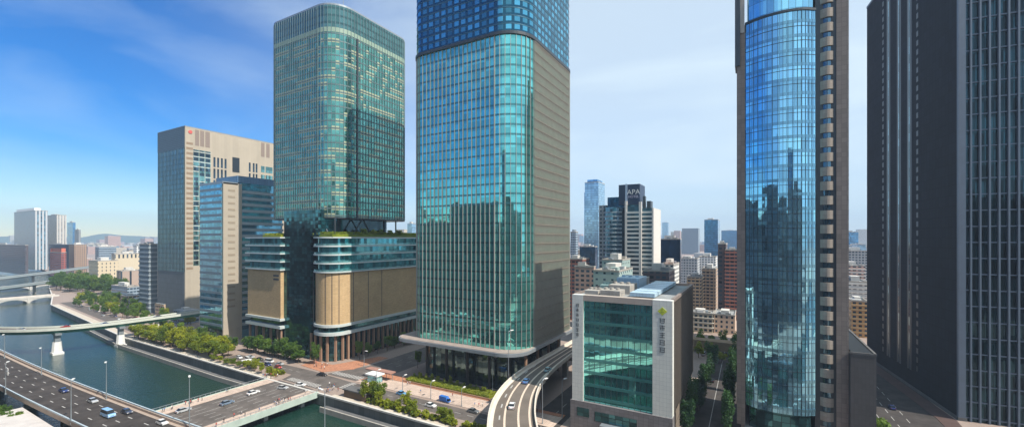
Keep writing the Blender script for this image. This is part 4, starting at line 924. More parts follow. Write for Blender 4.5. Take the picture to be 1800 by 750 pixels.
# buildings on the near bank, seen only mirrored in the glass
for k, (x0, y0, x1, y1, z, mt) in enumerate(((-620, -160, -540, -90, 92, 'dark'), (-520, -150, -430, -80, 78, 'mirrorbrown'), (-415, -140, -335, -80, 104, 'dark'), (-325, -150, -245, -90, 86, 'mirrorbrown'), (-235, -120, -165, -60, 98, 'dark'),
                                   (-155, -130, -85, -70, 80, 'mirrorbrown'), (-75, -140, -15, -70, 104, 'dark'), (-60, -330, -30, -300, 190, 'navy'), (0, -160, 70, -95, 96, 'mirrorbrown'), (60, -360, 85, -330, 200, 'navy'), (85, -160, 165, -100, 112, 'dark'), (180, -140, 280, -60, 104, 'mirrorbrown'), (170, -330, 200, -300, 180, 'navy'), (330, -60, 400, 0, 105, 'dark'))):
    y0 += 72 if x0 < -60 else 25; y1 += 72 if x0 < -60 else 25
    t = empty('near_bank_building', ((x0+x1)/2, (y0+y1)/2, 0), 'office building on the near bank behind the viewpoint, mirrored in the glass towers', 'office block', 'office buildings on the near bank')
    MB().box(x0, y0, 0, x1, y1, z, mtop=1).build('wall', [F[mt], M['roof']], t)
    MB().box(x0+8, y0+8, z, x0+25, y0+25, z+4).build('penthouse', M['concrete'], t)

# ------------------------------------------------------------------ far city
pr = random.Random(11)
protos = []
for k, (w_, l_, h_, mt) in enumerate(((18, 22, 16, 'cream'), (24, 20, 26, 'grey'), (16, 16, 32, 'white'), (30, 24, 20, 'pink'), (20, 26, 28, 'tan'), (26, 18, 36, 'bluegrey'), (22, 22, 18, 'white'), (18, 24, 24, 'grey'))):
    g = MB().box(-w_/2, -l_/2, 0, w_/2, l_/2, h_, mtop=1).box(-w_*.3, -l_*.2, h_, w_*.1, l_*.25, h_+3, m=1).box(w_*.2, -l_*.35, h_, w_*.38, -l_*.1, h_+1.6, m=1)
    for q_ in range(5):
        ax, ay = pr.uniform(-w_*.42, w_*.3), pr.uniform(-l_*.42, l_*.3); g.box(ax, ay, h_, ax+pr.uniform(1, 3), ay+pr.uniform(1, 4), h_+pr.uniform(.8, 2.4), m=1)
    g.box(-w_/2-.15, -l_/2-.15, h_, w_/2+.15, -l_/2+.2, h_+.9, m=1); g.box(w_/2-.2, -l_/2+.2, h_, w_/2+.15, l_/2, h_+.9, m=1)
    protos.append(g.mesh('city_building', [F[mt], M['pale_concrete'] if k % 2 else M['roof']]))
placed = []
def free(x, y, r):
    return all(abs(x-a) > r and abs(y-b) > r for a, b in placed)
def city(pa, pb, dmin, dmax, n, label, group):
    c = 0; tries = 0
    while c < n and tries < n*30:
        tries += 1
        px = pr.uniform(pa, pb); d = dmin+(dmax-dmin)*pr.random()**1.2; r = ray(px); x, y = r[0]*d, r[1]*d
        if not free(x, y, 27): continue
        placed.append((x, y))
        o = bpy.data.objects.new('city_building', pr.choice(protos)); C.objects.link(o); o.location = (x, y, 0)
        s = pr.uniform(.75, 1.25); o.scale = (s, s, s*pr.uniform(.7, 1.35)); o.rotation_euler = (0, 0, pr.choice((0, PI/2))); tag(o, label, 'building', group); c += 1
city(112, 285, 900, 1900, 85, 'small pale block among the hazy low city beyond the civic halls on the left', 'hazy low blocks beyond the civic halls')
city(-10, 110, 1150, 1900, 25, 'small pale block in the haze behind the far left towers', 'hazy low blocks behind the far left towers')
city(1005, 1148, 700, 1500, 20, 'pale block in the haze behind the hotel tower', 'hazy low blocks behind the hotel tower')
city(1195, 1300, 600, 1700, 110, 'small pale block in the crowded hazy city on the right', 'hazy blocks of the crowded city on the right')
city(1486, 1530, 600, 1600, 20, 'small pale block in the haze left of the black tower', 'hazy blocks left of the black tower')
far = MB(); mats = [F['cream'], F['grey'], F['white'], F['bluegrey'], F['pink'], F['lblue']]
for k in range(1500):
    px = pr.choice((pr.uniform(-20, 290), pr.uniform(470, 490), pr.uniform(700, 740), pr.uniform(1000, 1310), pr.uniform(1485, 1535))); d = 1900+3600*pr.random()
    r = ray(px); x, y = r[0]*d, r[1]*d; w_, l_, h_ = pr.uniform(12, 35), pr.uniform(12, 35), pr.uniform(12, 42) if pr.random() < .93 else pr.uniform(60, 120)
    if y < 1000 and x < -1100 and y < 150-.17*(x): pass
    far.box(x-w_, y-l_, 0, x+w_, y+l_, h_, m=pr.randrange(6))
tag(far.build('distant_city', mats), 'mass of tiny hazy buildings stretching to the horizon', 'city', kind='stuff')
# hills on the horizon
g = MB(); n = 120
def hz(a): return 150+28*math.sin(a*9+1)+22*math.sin(a*23)+14*math.sin(a*51+2)
ring = []
for i in range(n+1):
    px = -120+(560*i/n); r = ray(px); l = math.hypot(*r); a = i/n
    fade = min(1, (1-a)*2.5)
    ring.append([(r[0]/l*D, r[1]/l*D, z) for D, z in ((6200, -1), (6500, max(15, hz(a)*.28*fade+5)), (6900, max(20, hz(a+.07)*.62*fade+12)), (7300, -1))])
for i in range(n):
    for j in range(3): g.face([ring[i][j], ring[i+1][j], ring[i+1][j+1], ring[i][j+1]], [(0, 0)]*4)
tag(g.build('hills', plain('far_hills', (.05, .09, .05), .9, .2, .01)), 'low hazy hills on the left horizon', 'hills', kind='structure')

# ------------------------------------------------------------------ trees
def crown_mesh(seed, n, rx, rz, zc, leaf, clumps=9, mat=None, droop=0):
    q = random.Random(seed); g = MB(); cl = []
    for k in range(clumps):
        a = q.uniform(0, 2*PI); rr_ = q.uniform(.15, .72); zz = q.uniform(-.65, .75)
        cl.append((rx*rr_*math.cos(a), rx*rr_*math.sin(a), zc+rz*zz, q.uniform(.3, .52)))
    cl.append((0, 0, zc, .6))
    for k in range(n):
        c = q.choice(cl)
        d = Vector((q.gauss(0, 1), q.gauss(0, 1), q.gauss(0, 1))).normalized()*(q.random()**.4)
        p = Vector((c[0]+d.x*rx*c[3], c[1]+d.y*rx*c[3], c[2]+d.z*rz*c[3]))
        u = Vector((q.gauss(0, 1), q.gauss(0, 1), q.gauss(0, .6))).normalized(); v = u.orthogonal().normalized()
        v = (v*math.cos(q.uniform(0, 6))+u.cross(v)*math.sin(q.uniform(0, 6))).normalized(); s = leaf*q.uniform(.6, 1.3)
        g.face([p-u*s, p+v*s*.6, p+u*s, p-v*s*.6], [(0, 0)]*4)
    return g.mesh('crown', mat)
def trunk_mesh(h, r, limbs, seed, spread):
    q = random.Random(seed); g = MB(); g.bar((0, 0, 0), (.1, 0, h), r, r*.6, 7)
    for k in range(limbs):
        a = 2*PI*k/limbs+q.uniform(-.3, .3); g.bar((.07, 0, h*q.uniform(.7, 1)), (spread*math.cos(a), spread*math.sin(a), h*q.uniform(1.35, 1.7)), r*.5, r*.15, 5)
    return g.mesh('trunk', M['bark'])
TREE = {}
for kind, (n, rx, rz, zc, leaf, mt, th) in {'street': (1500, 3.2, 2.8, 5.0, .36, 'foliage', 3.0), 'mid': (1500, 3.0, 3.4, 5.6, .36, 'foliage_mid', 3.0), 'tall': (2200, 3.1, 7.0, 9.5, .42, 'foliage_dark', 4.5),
                                          'big': (2600, 6.5, 5.5, 9.5, .6, 'foliage_mid', 5), 'bush': (500, 1.3, .9, .9, .25, 'foliage', .5), 'cone': (500, .9, 1.6, 2.0, .25, 'foliage', .8)}.items():
    TREE[kind] = [(crown_mesh(100+s, n, rx, rz, zc, leaf, 14 if kind in ('tall', 'big') else 9, M[mt]), trunk_mesh(th, .06*rx, 5, s, rx*.45)) for s in range(3)]
def tree(x, y, kind, label, group, s=1, z=0, name=None, cat='tree'):
    k = R_.randrange(3); cm, tm = TREE[kind][k]
    t = empty(name or {'bush': 'shrub', 'cone': 'small_conifer'}.get(kind, 'street_tree'), (x, y, z), label, cat, group, rz=R_.uniform(0, 6.28)); t.scale = (s*R_.uniform(.75, 1.25), s*R_.uniform(.75, 1.25), s*R_.uniform(.7, 1.3))
    link('crown', cm, t); link('trunk', tm, t); return t
for i in range(26):
    f = i/25; tree(-366+f*108+R_.uniform(-1.5, 1.5), 127.5+R_.uniform(-1.5, 1.5), 'street', 'round green tree in the front row along the river left of the bridge', 'river promenade front row of trees', 1.3)
for i in range(20):
    f = i/19; tree(-364+f*100+R_.uniform(-1.5, 1.5), 134.5+R_.uniform(-1.5, 1.5), 'street', 'round green tree in the middle row behind the river promenade', 'river promenade middle row of trees', 1.3)
for i in range(15):
    f = i/14; tree(-372+f*100+R_.uniform(-2, 2), 144+R_.uniform(-1.5, 1.5), 'street' if i % 2 else 'mid', 'green tree in the back row behind the river promenade', 'river promenade back row of trees', .95)
for i in range(17):
    f = i/16; tree(-266+f*51+R_.uniform(-1, 1), 146+R_.uniform(-1.5, 1.5), 'mid', 'bushy green tree at the foot of the brick podium left wing', 'trees in front of the brick podium', 1.15)
tree(-205, 147.5, 'mid', 'single green tree at the rounded podium corner', None, 1.0)
tree(-224, 127, 'street', 'lone round tree beside the parked cars', None, .7)
for x, y in ((-208, 126), (-206, 128.5), (-205, 126.5), (-203.8, 129), (-207.5, 129.5), (-209.5, 128)): tree(x, y, 'bush', 'low green shrub on the triangular bed at the bridge end', 'shrubs at the bridge end', 1.4, cat='shrub')
for x, y, s in ((-141, 125, .85), (-136.5, 125.5, .95), (-133, 124.5, .8), (-122, 125, .7), (-117, 126, .6), (-114, 124.5, .65), (-101, 125.5, .7), (-97, 124.8, .6), (-139, 127, 1.0), (-134.5, 127, 1.05), (-119, 126.5, .8)):
    tree(x, y, 'street', 'yellow-green tree on the planted strip between river wall and road', 'trees on the river wall strip', s)
for i in range(24): tree(-137+i*2.6+R_.uniform(-.5, .5), 124.5+R_.uniform(-1, 1), 'bush', 'small shrub on the planted strip above the river wall', 'shrubs on the river wall strip', 1.5, cat='shrub')
hd = MB(); MB
for i in range(12): tree(-141+i*3.6, 155.2, 'cone', 'little conifer standing in the bright hedge below the tall tower', 'little conifers in the tower hedge', 1.15, z=.3, cat='small tree')
def leafmass(name, x0, y0, x1, y1, z0, z1, n, leaf, mat, label, cat):
    q = random.Random(int(abs(x0)*7)); g = MB()
    for k in range(n):
        p = Vector((q.uniform(x0, x1), q.uniform(y0, y1), z0+(z1-z0)*q.random()**.5)); u = Vector((q.gauss(0, 1), q.gauss(0, 1), q.gauss(0, .5))).normalized(); v = u.orthogonal().normalized(); s = leaf*q.uniform(.6, 1.3)
        g.face([p-u*s, p+v*s*.6, p+u*s, p-v*s*.6], [(0, 0)]*4)
    g.box(x0+.2, y0+.2, z0-.3, x1-.2, y1-.2, z0+(z1-z0)*.55)
    return tag(g.build(name, mat), label, cat, kind='stuff')
leafmass('hedge', -143, 150.9, -96, 157.6, .3, 1.7, 9000, .32, M['foliage'], 'bright green clipped hedge bed below the tall central tower', 'hedge')
leafmass('roof_garden', -215.5, 153.5, -198.5, 240, 68.9, 71.6, 7000, .45, M['foliage'], 'green planted terrace on the right podium roof under the tower', 'roof garden')
leafmass('roof_garden', -262, 152.5, -243, 175, 68.9, 71.0, 2500, .45, M['foliage'], 'small green planted terrace on the left podium wing', 'roof garden')
tree(-199.8, 176, 'bush', 'mounded dark shrub on the podium roof edge', 'shrubs on the podium roof', 1.6, z=70.5, cat='shrub')
for y in (184, 190, 197, 205): tree(-199.8, y, 'bush', 'mounded dark shrub on the podium roof edge', 'shrubs on the podium roof', 1.9, z=70.5, cat='shrub')
for i in range(9): tree(-192+R_.uniform(-1, 1), 166+i*7, 'mid', 'dark green tree in the shade between the two glass towers', 'trees between the glass towers', 1.1)
for i in range(5): tree(-152+R_.uniform(-1, 1), 170+i*9, 'mid', 'dark tree beside the tall tower in the street between the towers', 'trees beside the tall tower', 1.0)
for i in range(9): tree(-208-i*6.5, 124.4, 'street', 'small round tree close to the river wall left of the street bridge', 'small trees at the river wall', .62)
# shaded street right of the silver block
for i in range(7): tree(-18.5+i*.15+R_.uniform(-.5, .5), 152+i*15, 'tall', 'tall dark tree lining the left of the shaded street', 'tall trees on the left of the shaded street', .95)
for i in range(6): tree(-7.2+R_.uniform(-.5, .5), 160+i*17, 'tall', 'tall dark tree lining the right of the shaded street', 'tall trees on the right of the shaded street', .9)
tree(-18, 130, 'mid', 'bright green treetop at the bottom of the shaded street', None, 1.2); tree(-5.5, 128.5, 'mid', 'yellow-green treetop at the foot of the curved tower', None, 1.2)
for i in range(14): tree(-60+i*6.5, 289+R_.uniform(-2, 2), 'mid', 'green tree in the belt in front of the cream flats', 'trees before the cream flats', 1.25)
for i in range(8): tree(-38+i*6, 262+R_.uniform(-3, 3), 'street', 'yellow-green tree at the far end of the shaded street', 'trees at the far end of the shaded street', .9)
fw = empty('far_viaduct', (-10, 278, 0), 'brown walled viaduct crossing behind the street trees', 'viaduct'); MB().box(-90, 275, 2.5, 40, 283, 7.5).build('deck', plain('brown_viaduct', (.24, .17, .10), .8, .2, .3), fw)
for k in range(9): MB().box(-85+k*15, 276, 0, -83+k*15, 282, 2.5).build('pier', M['concrete'], fw)
# far left groves
for i in range(46):
    x = -385-R_.uniform(0, 250); tree(x, 146+(-374-x)*.10+R_.uniform(-3, 26), R_.choice(('mid', 'street')), 'one of the many small trees in the busy yard beyond the green bridge', 'trees in the yard beyond the green bridge', R_.uniform(.8, 1.3))
for i in range(9):
    x = -400-i*27; y = 168+(-374-x)*.10+R_.uniform(0, 8); hb = R_.uniform(5, 12)
    t = empty('low_shop', (x, y, 0), 'small low flat roofed building among the trees beyond the green bridge', 'small building', 'low buildings beyond the green bridge')
    MB().box(x-8, y-5, 0, x+8, y+6, hb, mtop=1).build('wall', [F[('bluegrey', 'grey', 'tan', 'white')[i % 4]], M['roof']], t); MB().box(x-3, y-2, hb, x+2, y+2, hb+1.8).build('roof_unit', M['pale_concrete'], t)
for i in range(34): tree(-840+R_.uniform(0, 170), 200+R_.uniform(-6, 26), 'big', 'large green tree in the grove beyond the stone bridge', 'grove beyond the stone bridge', 1.25)
for i in range(12): tree(-640+R_.uniform(0, 60), 176+R_.uniform(-6, 16), 'mid', 'small tree on the far left riverside', 'far left riverside trees', 1.25)
for i in range(22): tree(-600+i*10+R_.uniform(-3, 3), 160+R_.uniform(-3, 10)-i*.6, 'mid', 'small dark tree beside the far riverside road', 'trees beside the far riverside road', .9)
for i in range(6): tree(-231+i*6, 38+R_.uniform(-1, 1), 'mid', 'dark tree under the highway edge in the lower left corner', 'trees under the highway edge', .9) if i < 1 else None
for i in range(9): tree(-262+i*4.2, 44+R_.uniform(-1, 1), 'mid', 'dark tree under the highway edge in the lower left corner', 'trees under the highway edge', .7)
for i in range(12): tree(37+R_.uniform(-1.5, 1.5), 140+i*12, 'mid', 'dark tree in the shade beside the low annex', 'trees beside the low annex', 1.0)

# ------------------------------------------------------------------ vehicles
PAINT = {}
def paint(n, c):
    if n not in PAINT:
        m = plain('car_paint_'+n, c, .28, .04, 1); m.node_tree.nodes['Principled BSDF'].inputs['Coat Weight'].default_value = .6; PAINT[n] = m
    return PAINT[n]
PROF = {'car': ([(-2.15, .3), (2.15, .3), (2.2, .62), (2.05, .82), (1.0, .95), (-1.5, .98), (-2.1, .9), (-2.2, .6)], [(.95, .94), (.25, 1.42), (-1.1, 1.45), (-1.75, .97)]),
        'van': ([(-2.3, .35), (2.3, .35), (2.35, .8), (2.2, 1.1), (1.75, 1.15), (-2.3, 1.15)], [(1.75, 1.14), (1.15, 1.95), (-2.2, 1.98), (-2.3, 1.14)]),
        'truck': ([(-3.4, .6), (3.0, .6), (3.0, 1.3), (-3.4, 1.3)], [(3.0, 1.29), (2.7, 2.3), (1.7, 2.35), (1.6, 1.29)])}
def side(pts, hw, taper=0):
    g = MB(); n = len(pts); zm = min(p[1] for p in pts); zM = max(p[1] for p in pts)
    W = lambda z: hw-taper*(z-zm)/(zM-zm)
    for i in range(n):
        a, b = pts[i], pts[(i+1) % n]
        g.face([(a[0], -W(a[1]), a[1]), (b[0], -W(b[1]), b[1]), (b[0], W(b[1]), b[1]), (a[0], W(a[1]), a[1])], [(0, 0)]*4)
    g.face([(p[0], -W(p[1]), p[1]) for p in pts], [(0, 0)]*n); g.face([(p[0], W(p[1]), p[1]) for p in reversed(pts)], [(0, 0)]*n); return g
CM = {}
def car_meshes(kind, pn, c):
    k = (kind, pn)
    if k in CM: return CM[k]
    b, gl = PROF[kind]; P_ = paint(pn, c); L = []
    L.append(('body', side(b, .86, .05).mesh('body', P_), (0, 0, 0)))
    L.append(('windows', side(gl, .8, .14).mesh('windows', M['car_glass']), (0, 0, 0)))
    zt_ = max(p[1] for p in gl); xs_ = sorted(p[0] for p in gl if p[1] > zt_-.06)
    L.append(('roof', MB().box(xs_[0], -.66, zt_-.01, xs_[-1], .66, zt_+.05).mesh('roof', P_), (0, 0, 0)))
    if kind == 'truck': L.append(('cargo_box', MB().box(-3.5, -1.05, 1.3, 1.4, 1.05, 3.0).mesh('cargo_box', P_), (0, 0, 0)))
    wh = MB().bar((0, -.11, 0), (0, .11, 0), .32, n=12).mesh('wheel', M['rubber']); rim = MB().bar((0, -.125, 0), (0, .125, 0), .18, n=8).mesh('rim', M['chrome'])
    for x in (-1.35, 1.35):
        for y in (-.8, .8): L.append(('wheel', wh, (x, y, .32))); L.append(('rim', rim, (x, y, .32)))
    x = b[2][0]
    hl = MB().box(-.04, -.2, -.08, .05, .2, .08)
    hm = hl.mesh('headlight', M['lamp_lens']); tm = hl.mesh('tail_light', M['tail'])
    for y in (-.6, .6): L.append(('headlight', hm, (x-.02, y, .68))); L.append(('tail_light', tm, (-b[2][0]+.02 if kind != 'truck' else -3.42, y, .72)))
    CM[k] = L; return L
def vehicle(x, y, z, ang, kind, pn, c, label, cat='car', group=None, s=1):
    if kind == 'truck': s = .8
    t = empty({'car': 'parked_car', 'van': 'van', 'truck': 'delivery_truck'}[kind] if 'parked' in label or kind != 'car' else 'car', (x, y, z), label, cat, group, rz=ang); t.scale = (s, s, s)
    last = None
    for n, me, off in car_meshes(kind, pn, c):
        o = link(n, me, last if n == 'rim' else t); o.location = (0, 0, 0) if n == 'rim' else off
        if n == 'wheel': last = o
    return t
WHT, SIL, BLK, DBL, LBL, RED, GRY = (.75, .75, .75), (.42, .44, .46), (.02, .02, .025), (.02, .04, .16), (.28, .50, .80), (.4, .04, .03), (.15, .16, .17)
def onh1(px, py):
    x, y = at(px, py, 7.5); return x, y
for px, py, kd, n, c, l, s in ((112, 686, 'car', 'navy', DBL, 'dark navy car on the far lane of the lower left highway', 1.05), (163, 704, 'car', 'silver', SIL, 'low silver car hugging the far parapet of the highway', 1.05),
                         (190, 729, 'van', 'light_blue', LBL, 'light blue van on the lower left highway', 1.25), (223, 723, 'car', 'slate', (.05, .06, .09), 'dark slate car just ahead of the light blue van', 1.05), (285, 742, 'car', 'white', WHT, 'white car at the bottom of the highway near the street bridge', 1)):
    x, y = onh1(px, py); vehicle(x, y, 7.03, .05, kd, n, c, l, 'van' if kd == 'van' else 'car', s=s)
for px, py, kd, n, c, l in ((399, 708, 'car', 'blue_grey', (.16, .22, .30), 'blue-grey car in the middle of the street bridge'), (322, 721, 'car', 'silver', SIL, 'silver car at the near end of the street bridge'), (445, 690, 'car', 'white', WHT, 'white car near the island end of the street bridge')):
    x, y = at(px, py, .5); vehicle(x, y, .08, PI/2+.02, kd, n, c, l, s=1.15)
for px, py, a, kd, n, c, l in ((528, 676, .35, 'car', 'white', WHT, 'white car turning in the middle of the junction'), (566, 658, .3, 'car', 'black', BLK, 'black car crossing the junction below the podium corner'), (497, 681, .3, 'car', 'silver', SIL, 'silver car entering the junction by the green bed'),
                            (783, 704, -.05, 'truck', 'bright_blue', (.05, .20, .62), 'bright blue truck on the river road below the hedge'), (706, 691, 0, 'car', 'sky_blue', (.15, .38, .65), 'small sky blue car behind the river strip trees'),
                            (757, 712, 0, 'car', 'white', WHT, 'white car behind the bright blue truck'), (832, 722, 0, 'car', 'grey', GRY, 'grey car nearing the curved expressway on the river road'),
                            (1237, 622, PI/2, 'van', 'white', WHT, 'white van among the dark trees of the shaded street'), (1252, 668, PI/2, 'car', 'black', BLK, 'black car in the shaded street right of the silver block')):
    x, y = at(px, py, .5); vehicle(x, y, .03, a, kd, n, c, l, {'car': 'car', 'van': 'van', 'truck': 'truck'}[kd], s=1.1)
pk = [('white', WHT), ('silver', SIL), ('white', WHT), ('black', BLK), ('grey', GRY), ('white', WHT), ('navy', DBL), ('silver', SIL), ('red', RED)]
wd = ('first', 'second', 'third', 'fourth', 'fifth', 'sixth', 'seventh', 'eighth', 'last')
for i, (n, c) in enumerate(pk):
    vn = 'van' if i in (2, 5) else 'car'
    vehicle(-253+i*4.6, 134.2+(i % 2)*3.6, .03, (.2 if i % 2 else -.1), vn, n, c, 'parked %s %s, %s from the left in the cluster by the podium trees' % (n, vn, wd[i]), vn, s=1.05)
for px, py, n, c, l in ((900, 712, 'white', WHT, 'white car nearest on the curved expressway'), (925, 669, 'blue', (.10, .26, .55), 'blue car where the expressway enters the shade'), (963, 649, 'teal', (.35, .55, .58), 'pale teal car farthest up the expressway')):
    x, y = at(px, py, 12.6)
    best = min(frames(CP), key=lambda f_: (f_[0].x-x)**2+(f_[0].y-y)**2); sd = best[1]
    vehicle(x, y, 12.03, math.atan2(sd.x, -sd.y), 'car', n, c, l, s=1.1)
for i, (x, y, n, c) in enumerate(((46, 196, 'silver', SIL), (49, 222, 'navy', DBL), (44, 246, 'white', WHT), (50, 182, 'grey', GRY))):
    vehicle(x, y, .03, PI/2, 'car', n, c, ['silver car in deep shade near the foot of the black tower', 'navy car farther up the dark street below the black tower', 'white car farthest up the dark street below the black tower', 'grey car nearest the annex in the dark street'][i])
for i in range(16):
    n, c = pk[i % 9]; x = -385-i*16+R_.uniform(-4, 4); y = 139+(-374-x)*.095+R_.uniform(-1.5, 4)
    vehicle(x, y, .03, -.1, 'car', n, c, 'tiny car on the far riverside road left of the green bridge', 'car', 'tiny cars on the far riverside road')
for i in range(14):
    x = -395-i*15+R_.uniform(-4, 4); y = 150+(-374-x)*.1+R_.uniform(0, 18)
    n, c = pk[(i*4+1) % 9]; vehicle(x, y, .03, R_.uniform(0, 3), 'car', n, c, 'tiny car in the busy yard beyond the green bridge', 'car', 'tiny cars in the yard beyond the green bridge')
for i in range(6):
    f_ = frames(GB)[8+i*6]; vehicle(f_[0].x+f_[1].x*2*(-1)**i, f_[0].y+f_[1].y*2*(-1)**i, 11.05, math.atan2(f_[1].x, -f_[1].y), 'car', *pk[(i*2) % 9], 'small car crossing the green bridge', 'car', 'cars on the green bridge')

# ------------------------------------------------------------------ street lamps, signs, kiosks, people
lm = {}
def lamp(x, y, z, h, ang, label, group=None):
    if h not in lm:
        lm[h] = (MB().bar((0, 0, 0), (0, 0, h), .16, .09, 8).bar((0, 0, h-.1), (1.3, 0, h+.25), .07, .06, 6).bar((0, 0, 0), (0, 0, .5), .3, .22, 8).mesh('pole', M['pale_concrete'] if 0 else M['steel']),
                 MB().box(1.0, -.28, h+.15, 2.5, .28, h+.42).mesh('lamp_head', M['white']))
    t = empty('street_lamp', (x, y, z), label, 'street lamp', group, rz=ang)
    link('pole', lm[h][0], t); link('lamp_head', lm[h][1], t)
for px, py, h, l in ((8, 628, 12, 'street lamp on the far parapet at the left edge'), (73, 657, 12, 'second street lamp on the far highway parapet from the left'), (187, 699, 14, 'street lamp on the far highway parapet with a pale foot'),
                     (333, 752, 17, 'tall street lamp in front of the street bridge')):
    x, y = at(px, py, 7.5); lamp(x, y, 7.2, h, -.4, l)
for px, py, h, l in ((125, 742, 14, 'street lamp on the near highway parapet'), (10, 690, 12, 'street lamp on the near parapet at the left edge carrying a white sign')):
    x, y = at(px, py, 7.5); lamp(x, y, 7.0, h, 2.6, l)
x, y = at(10, 690, 7.5); sg = empty('road_sign', (x, y, 16), 'white road sign board on the leftmost lamp pole of the near parapet', 'road sign')
MB().box(x+.4, y-.1, 15, x+3.4, y+.05, 16.4).box(x+.4, y-.1, 16.6, x+3.4, y+.05, 17.6).build('sign_board', M['white'], sg); MB().bar((x, y, 16.2), (x+.5, y, 16.2), .07, n=6).bar((x, y, 17), (x+.5, y, 17), .07, n=6).build('bracket', M['steel'], sg)
x, y = at(571, 800, 7); lamp(x, y, 7, 18, PI, 'street lamp rising from the bottom edge over the dark river')
x, y = at(640, 643, 0); lamp(x, y, 0, 8, 0, 'street lamp beside the station entrance')
x, y = at(866, 690, 0); lamp(x, y, 0, 15, 1.2, 'street lamp left of the curved expressway')
lamp(-86, 150, 0, 30, 1.2, 'tall slender lamp between the tall tower and the expressway')
lamp(-66.5, 141, 0, 16, 1.2, 'street lamp in the dark street right of the expressway'); lamp(-62.5, 150, 0, 14, 1.2, 'second street lamp in the dark street right of the expressway')
for i in range(5): lamp(-150+i*16, 139.8, 0, 7, PI/2, 'small street lamp on the pavement along the river road', 'small lamps along the river road')
# pavilion, station entrance, canopy, kiosks
pv = empty('riverside_pavilion', (-146, 126, 0), 'long low brown pavilion with a dark flat roof on the river wall', 'pavilion')
MB().box(-152.5, 123.8, 0, -139.5, 127.6, 3.0).build('slatted_wall', panels('brown_slats', (.20, .14, .09), (.35, 4), .12, rough=.8), pv); MB().box(-153, 123.3, 3.0, -139, 128.1, 3.5).build('roof', M['dark_concrete'], pv)
st = empty('station_entrance', (-155, 143.5, 0), 'glass station entrance with a white frame and flat roof', 'station entrance')
MB().box(-158.5, 142, 0, -152.5, 145.5, 3.4).build('glass_box', glass('entrance_glass', (.25, .55, .58), (1.2, 1.7), .03, .5, .1, .4, line=(.6, .62, .6), lw=.12), st); MB().box(-159.4, 141.2, 3.4, -151.6, 146.3, 4.0).build('roof', M['white'], st)
cn = empty('shelter_canopy', (-170, 148, 0), 'long reddish shelter canopy behind the station entrance', 'shelter')
MB().box(-183.5+18, 146.8, 3.6, -183.5+35, 150.4, 4.1).build('roof', plain('dull_red_roof', (.34, .19, .15), .8, .2, .5), cn)
for k in range(5): MB().bar((-164.8+k*4, 148.6, 0), (-164.8+k*4, 148.6, 3.6), .12, n=6).build('post', M['steel'], cn)
ks = empty('kiosk', (-232, 128.5, 0), 'small white roofed kiosk by the river wall beside the parked cars', 'kiosk')
MB().box(-236, 126.8, 0, -228, 130.2, 2.6).build('wall', M['concrete'], ks); MB().box(-236.6, 126.3, 2.6, -227.4, 130.8, 3.1).build('roof', M['white'], ks); MB().box(-234, 126.7, .9, -230, 126.81, 2.1).build('window', M['car_glass'], ks)
wp = empty('white_wall', (-243, 148, 0), 'tall white wall panel behind the trees at the beige tower foot', 'wall'); MB().box(-262, 147, 0, -259, 147.6, 8).build('panel', M['white'], wp)
MB().box(-262.2, 146.8, 0, -258.8, 147.8, .5).build('plinth', M['concrete'], wp)
sh = empty('works_shed', (-214, 43, 0), 'flat white roofed works shed under the highway in the lower left corner', 'shed')
MB().box(-236, 30, 0, -200, 48, 4.6).build('wall', plain('blue_grey_shed', (.22, .28, .36), .7, .15, .3), sh); MB().box(-236.6, 29.5, 4.6, -199.4, 48.6, 5.0).build('roof', plain('shed_roof_white', (.55, .52, .50), .7, .15, .3), sh)
for k in range(8): MB().box(-233+k*4.2, 48.0, 1.2, -231+k*4.2, 48.12, 3.4).build('window', M['car_glass'], sh)
# low wall and railing along river road
rl = empty('promenade_railing', (-290, 121.4, 0), 'thin grey railing along the river promenade left of the bridge', 'railing'); g = MB()
for k in range(84): g.bar((-372+k*2, 122.8+(.0 if k > 50 else (50-k)*.02), .0), (-372+k*2, 122.8+(.0 if k > 50 else (50-k)*.02), 1.1), .05, n=4)
g.bar((-372, 123.8, 1.1), (-272, 122.8, 1.1), .05, n=4).bar((-272, 122.8, 1.1), (-206, 122.8, 1.1), .05, n=4); g.build('rails', M['steel'], rl)
pw = empty('planter_wall', (-120, 152.4, 0), 'low brown planter wall in front of the tower hedge', 'planter wall'); MB().box(-144, 150.4, 0, -95.5, 150.8, .8).build('wall', plain('planter_brown', (.36, .22, .14), .8, .15, .5), pw)
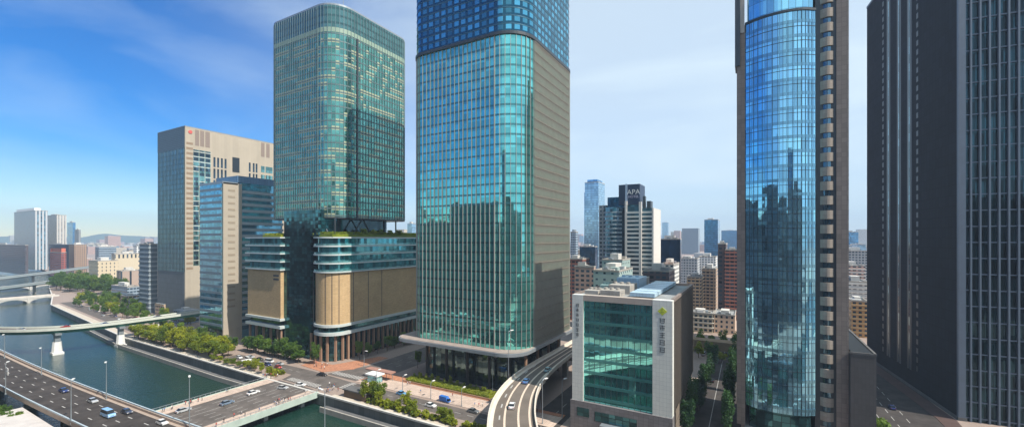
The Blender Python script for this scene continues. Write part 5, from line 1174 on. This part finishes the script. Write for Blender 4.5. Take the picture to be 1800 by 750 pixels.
# people: one continuous skinned body each
def person_mesh(seed, cloth, pants):
    q = random.Random(seed); bm = bmesh.new(); s_ = q.uniform(.1, .3)
    J = [((0, 0, .95), .13), ((0, 0, 1.2), .13), ((0, 0, 1.43), .13), ((0, .0, 1.54), .055), ((0, .01, 1.66), .095), ((0, 0, 1.75), .07),
         ((.1, 0, .88), .085), ((.11, s_*.5, .48), .06), ((.11, s_*.2-.05, .07), .045), ((.11, s_*.2+.1, .04), .04), ((-.1, 0, .88), .085), ((-.11, -s_*.5, .48), .06), ((-.11, -s_-.05, .1), .045), ((-.11, -s_+.08, .04), .04),
         ((.2, 0, 1.4), .055), ((.25, -.05, 1.12), .042), ((.26, .08, .88), .035), ((-.2, 0, 1.4), .055), ((-.25, .03, 1.12), .042), ((-.26, .12, .88), .035)]
    E_ = [(0, 1), (1, 2), (2, 3), (3, 4), (4, 5), (0, 6), (6, 7), (7, 8), (8, 9), (0, 10), (10, 11), (11, 12), (12, 13), (2, 14), (14, 15), (15, 16), (2, 17), (17, 18), (18, 19)]
    me = bpy.data.meshes.new('person'); me.from_pydata([j[0] for j in J], E_, [])
    o = bpy.data.objects.new('person', me); C.objects.link(o); sk = o.modifiers.new('skin', 'SKIN'); o.modifiers.new('sub', 'SUBSURF').levels = 1
    for i, j in enumerate(J): me.skin_vertices[0].data[i].radius = (j[1], j[1])
    me.skin_vertices[0].data[0].use_root = True
    bpy.context.view_layer.update(); dg = bpy.context.evaluated_depsgraph_get(); m2 = bpy.data.meshes.new_from_object(o.evaluated_get(dg)); bpy.data.objects.remove(o)
    m2.materials.clear()
    for m_ in (cloth, pants, SKIN, HAIR): m2.materials.append(m_)
    for p in m2.polygons:
        z = p.center.z; p.material_index = 3 if z > 1.7 or (z > 1.6 and p.center.y < -.02) else 2 if z > 1.5 or (abs(p.center.x) > .21 and z < 1.0) else 0 if z > .92 else 1
    return m2
SKIN = plain('skin', (.45, .28, .2), .6, .05, 5); HAIR = plain('hair', (.03, .025, .02), .7, .05, 5)
PM = [person_mesh(k, plain('shirt_%s' % n, c, .85, .1, 3), plain('trousers_%s' % n, d, .85, .1, 3)) for k, (n, c, d) in enumerate((('white', (.7, .7, .7), (.04, .05, .08)), ('dark', (.05, .05, .06), (.03, .03, .04)), ('red', (.45, .08, .07), (.08, .08, .1)), ('blue', (.12, .2, .4), (.3, .27, .22))))]
def people(n, x0, x1, y0, y1, z, label, group):
    for k in range(n):
        o = bpy.data.objects.new('person', PM[R_.randrange(4)]); C.objects.link(o); o.location = (R_.uniform(x0, x1), R_.uniform(y0, y1), z); o.rotation_euler = (0, 0, R_.choice((0, PI, PI/2, -PI/2))+R_.uniform(-.3, .3)); tag(o, label, 'person', group)
people(16, -202, -198, 66, 120, .22, 'pedestrian walking on the left footway of the street bridge', 'pedestrians on the left bridge footway')
people(20, -171, -167, 76, 120, .22, 'pedestrian walking on the right footway of the street bridge', 'pedestrians on the right bridge footway')
people(14, -170, -160, 123, 130, 0, 'pedestrian waiting at the right crossing of the junction', 'pedestrians at the junction crossing')
people(10, -210, -199, 121.8, 129, 0, 'pedestrian on the pavement at the green bed by the bridge end', 'pedestrians by the green bed')
people(12, -158, -70, 141, 149, .14, 'pedestrian on the pavement below the tower hedge', 'pedestrians below the tower hedge')
people(8, -208, -190, 144, 150, .13, 'pedestrian on the orange paving at the podium corner', 'pedestrians at the podium corner')

# ------------------------------------------------------------------ haze
hzm, nt, b = newmat('haze_air'); nt.nodes.remove(b)
pv_ = N(nt, 'ShaderNodeVolumePrincipled'); pv_.inputs['Color'].default_value = (.58, .76, 1.0, 1); pv_.inputs['Density'].default_value = HAZE; pv_.inputs['Anisotropy'].default_value = 0
nt.links.new(pv_.outputs[0], nt.nodes['Material Output'].inputs['Volume'])
tag(MB().box(-8100, -3100, -6.5, 8100, 8100, 420).build('haze', hzm), 'thin pale blue haze', 'haze', kind='stuff')
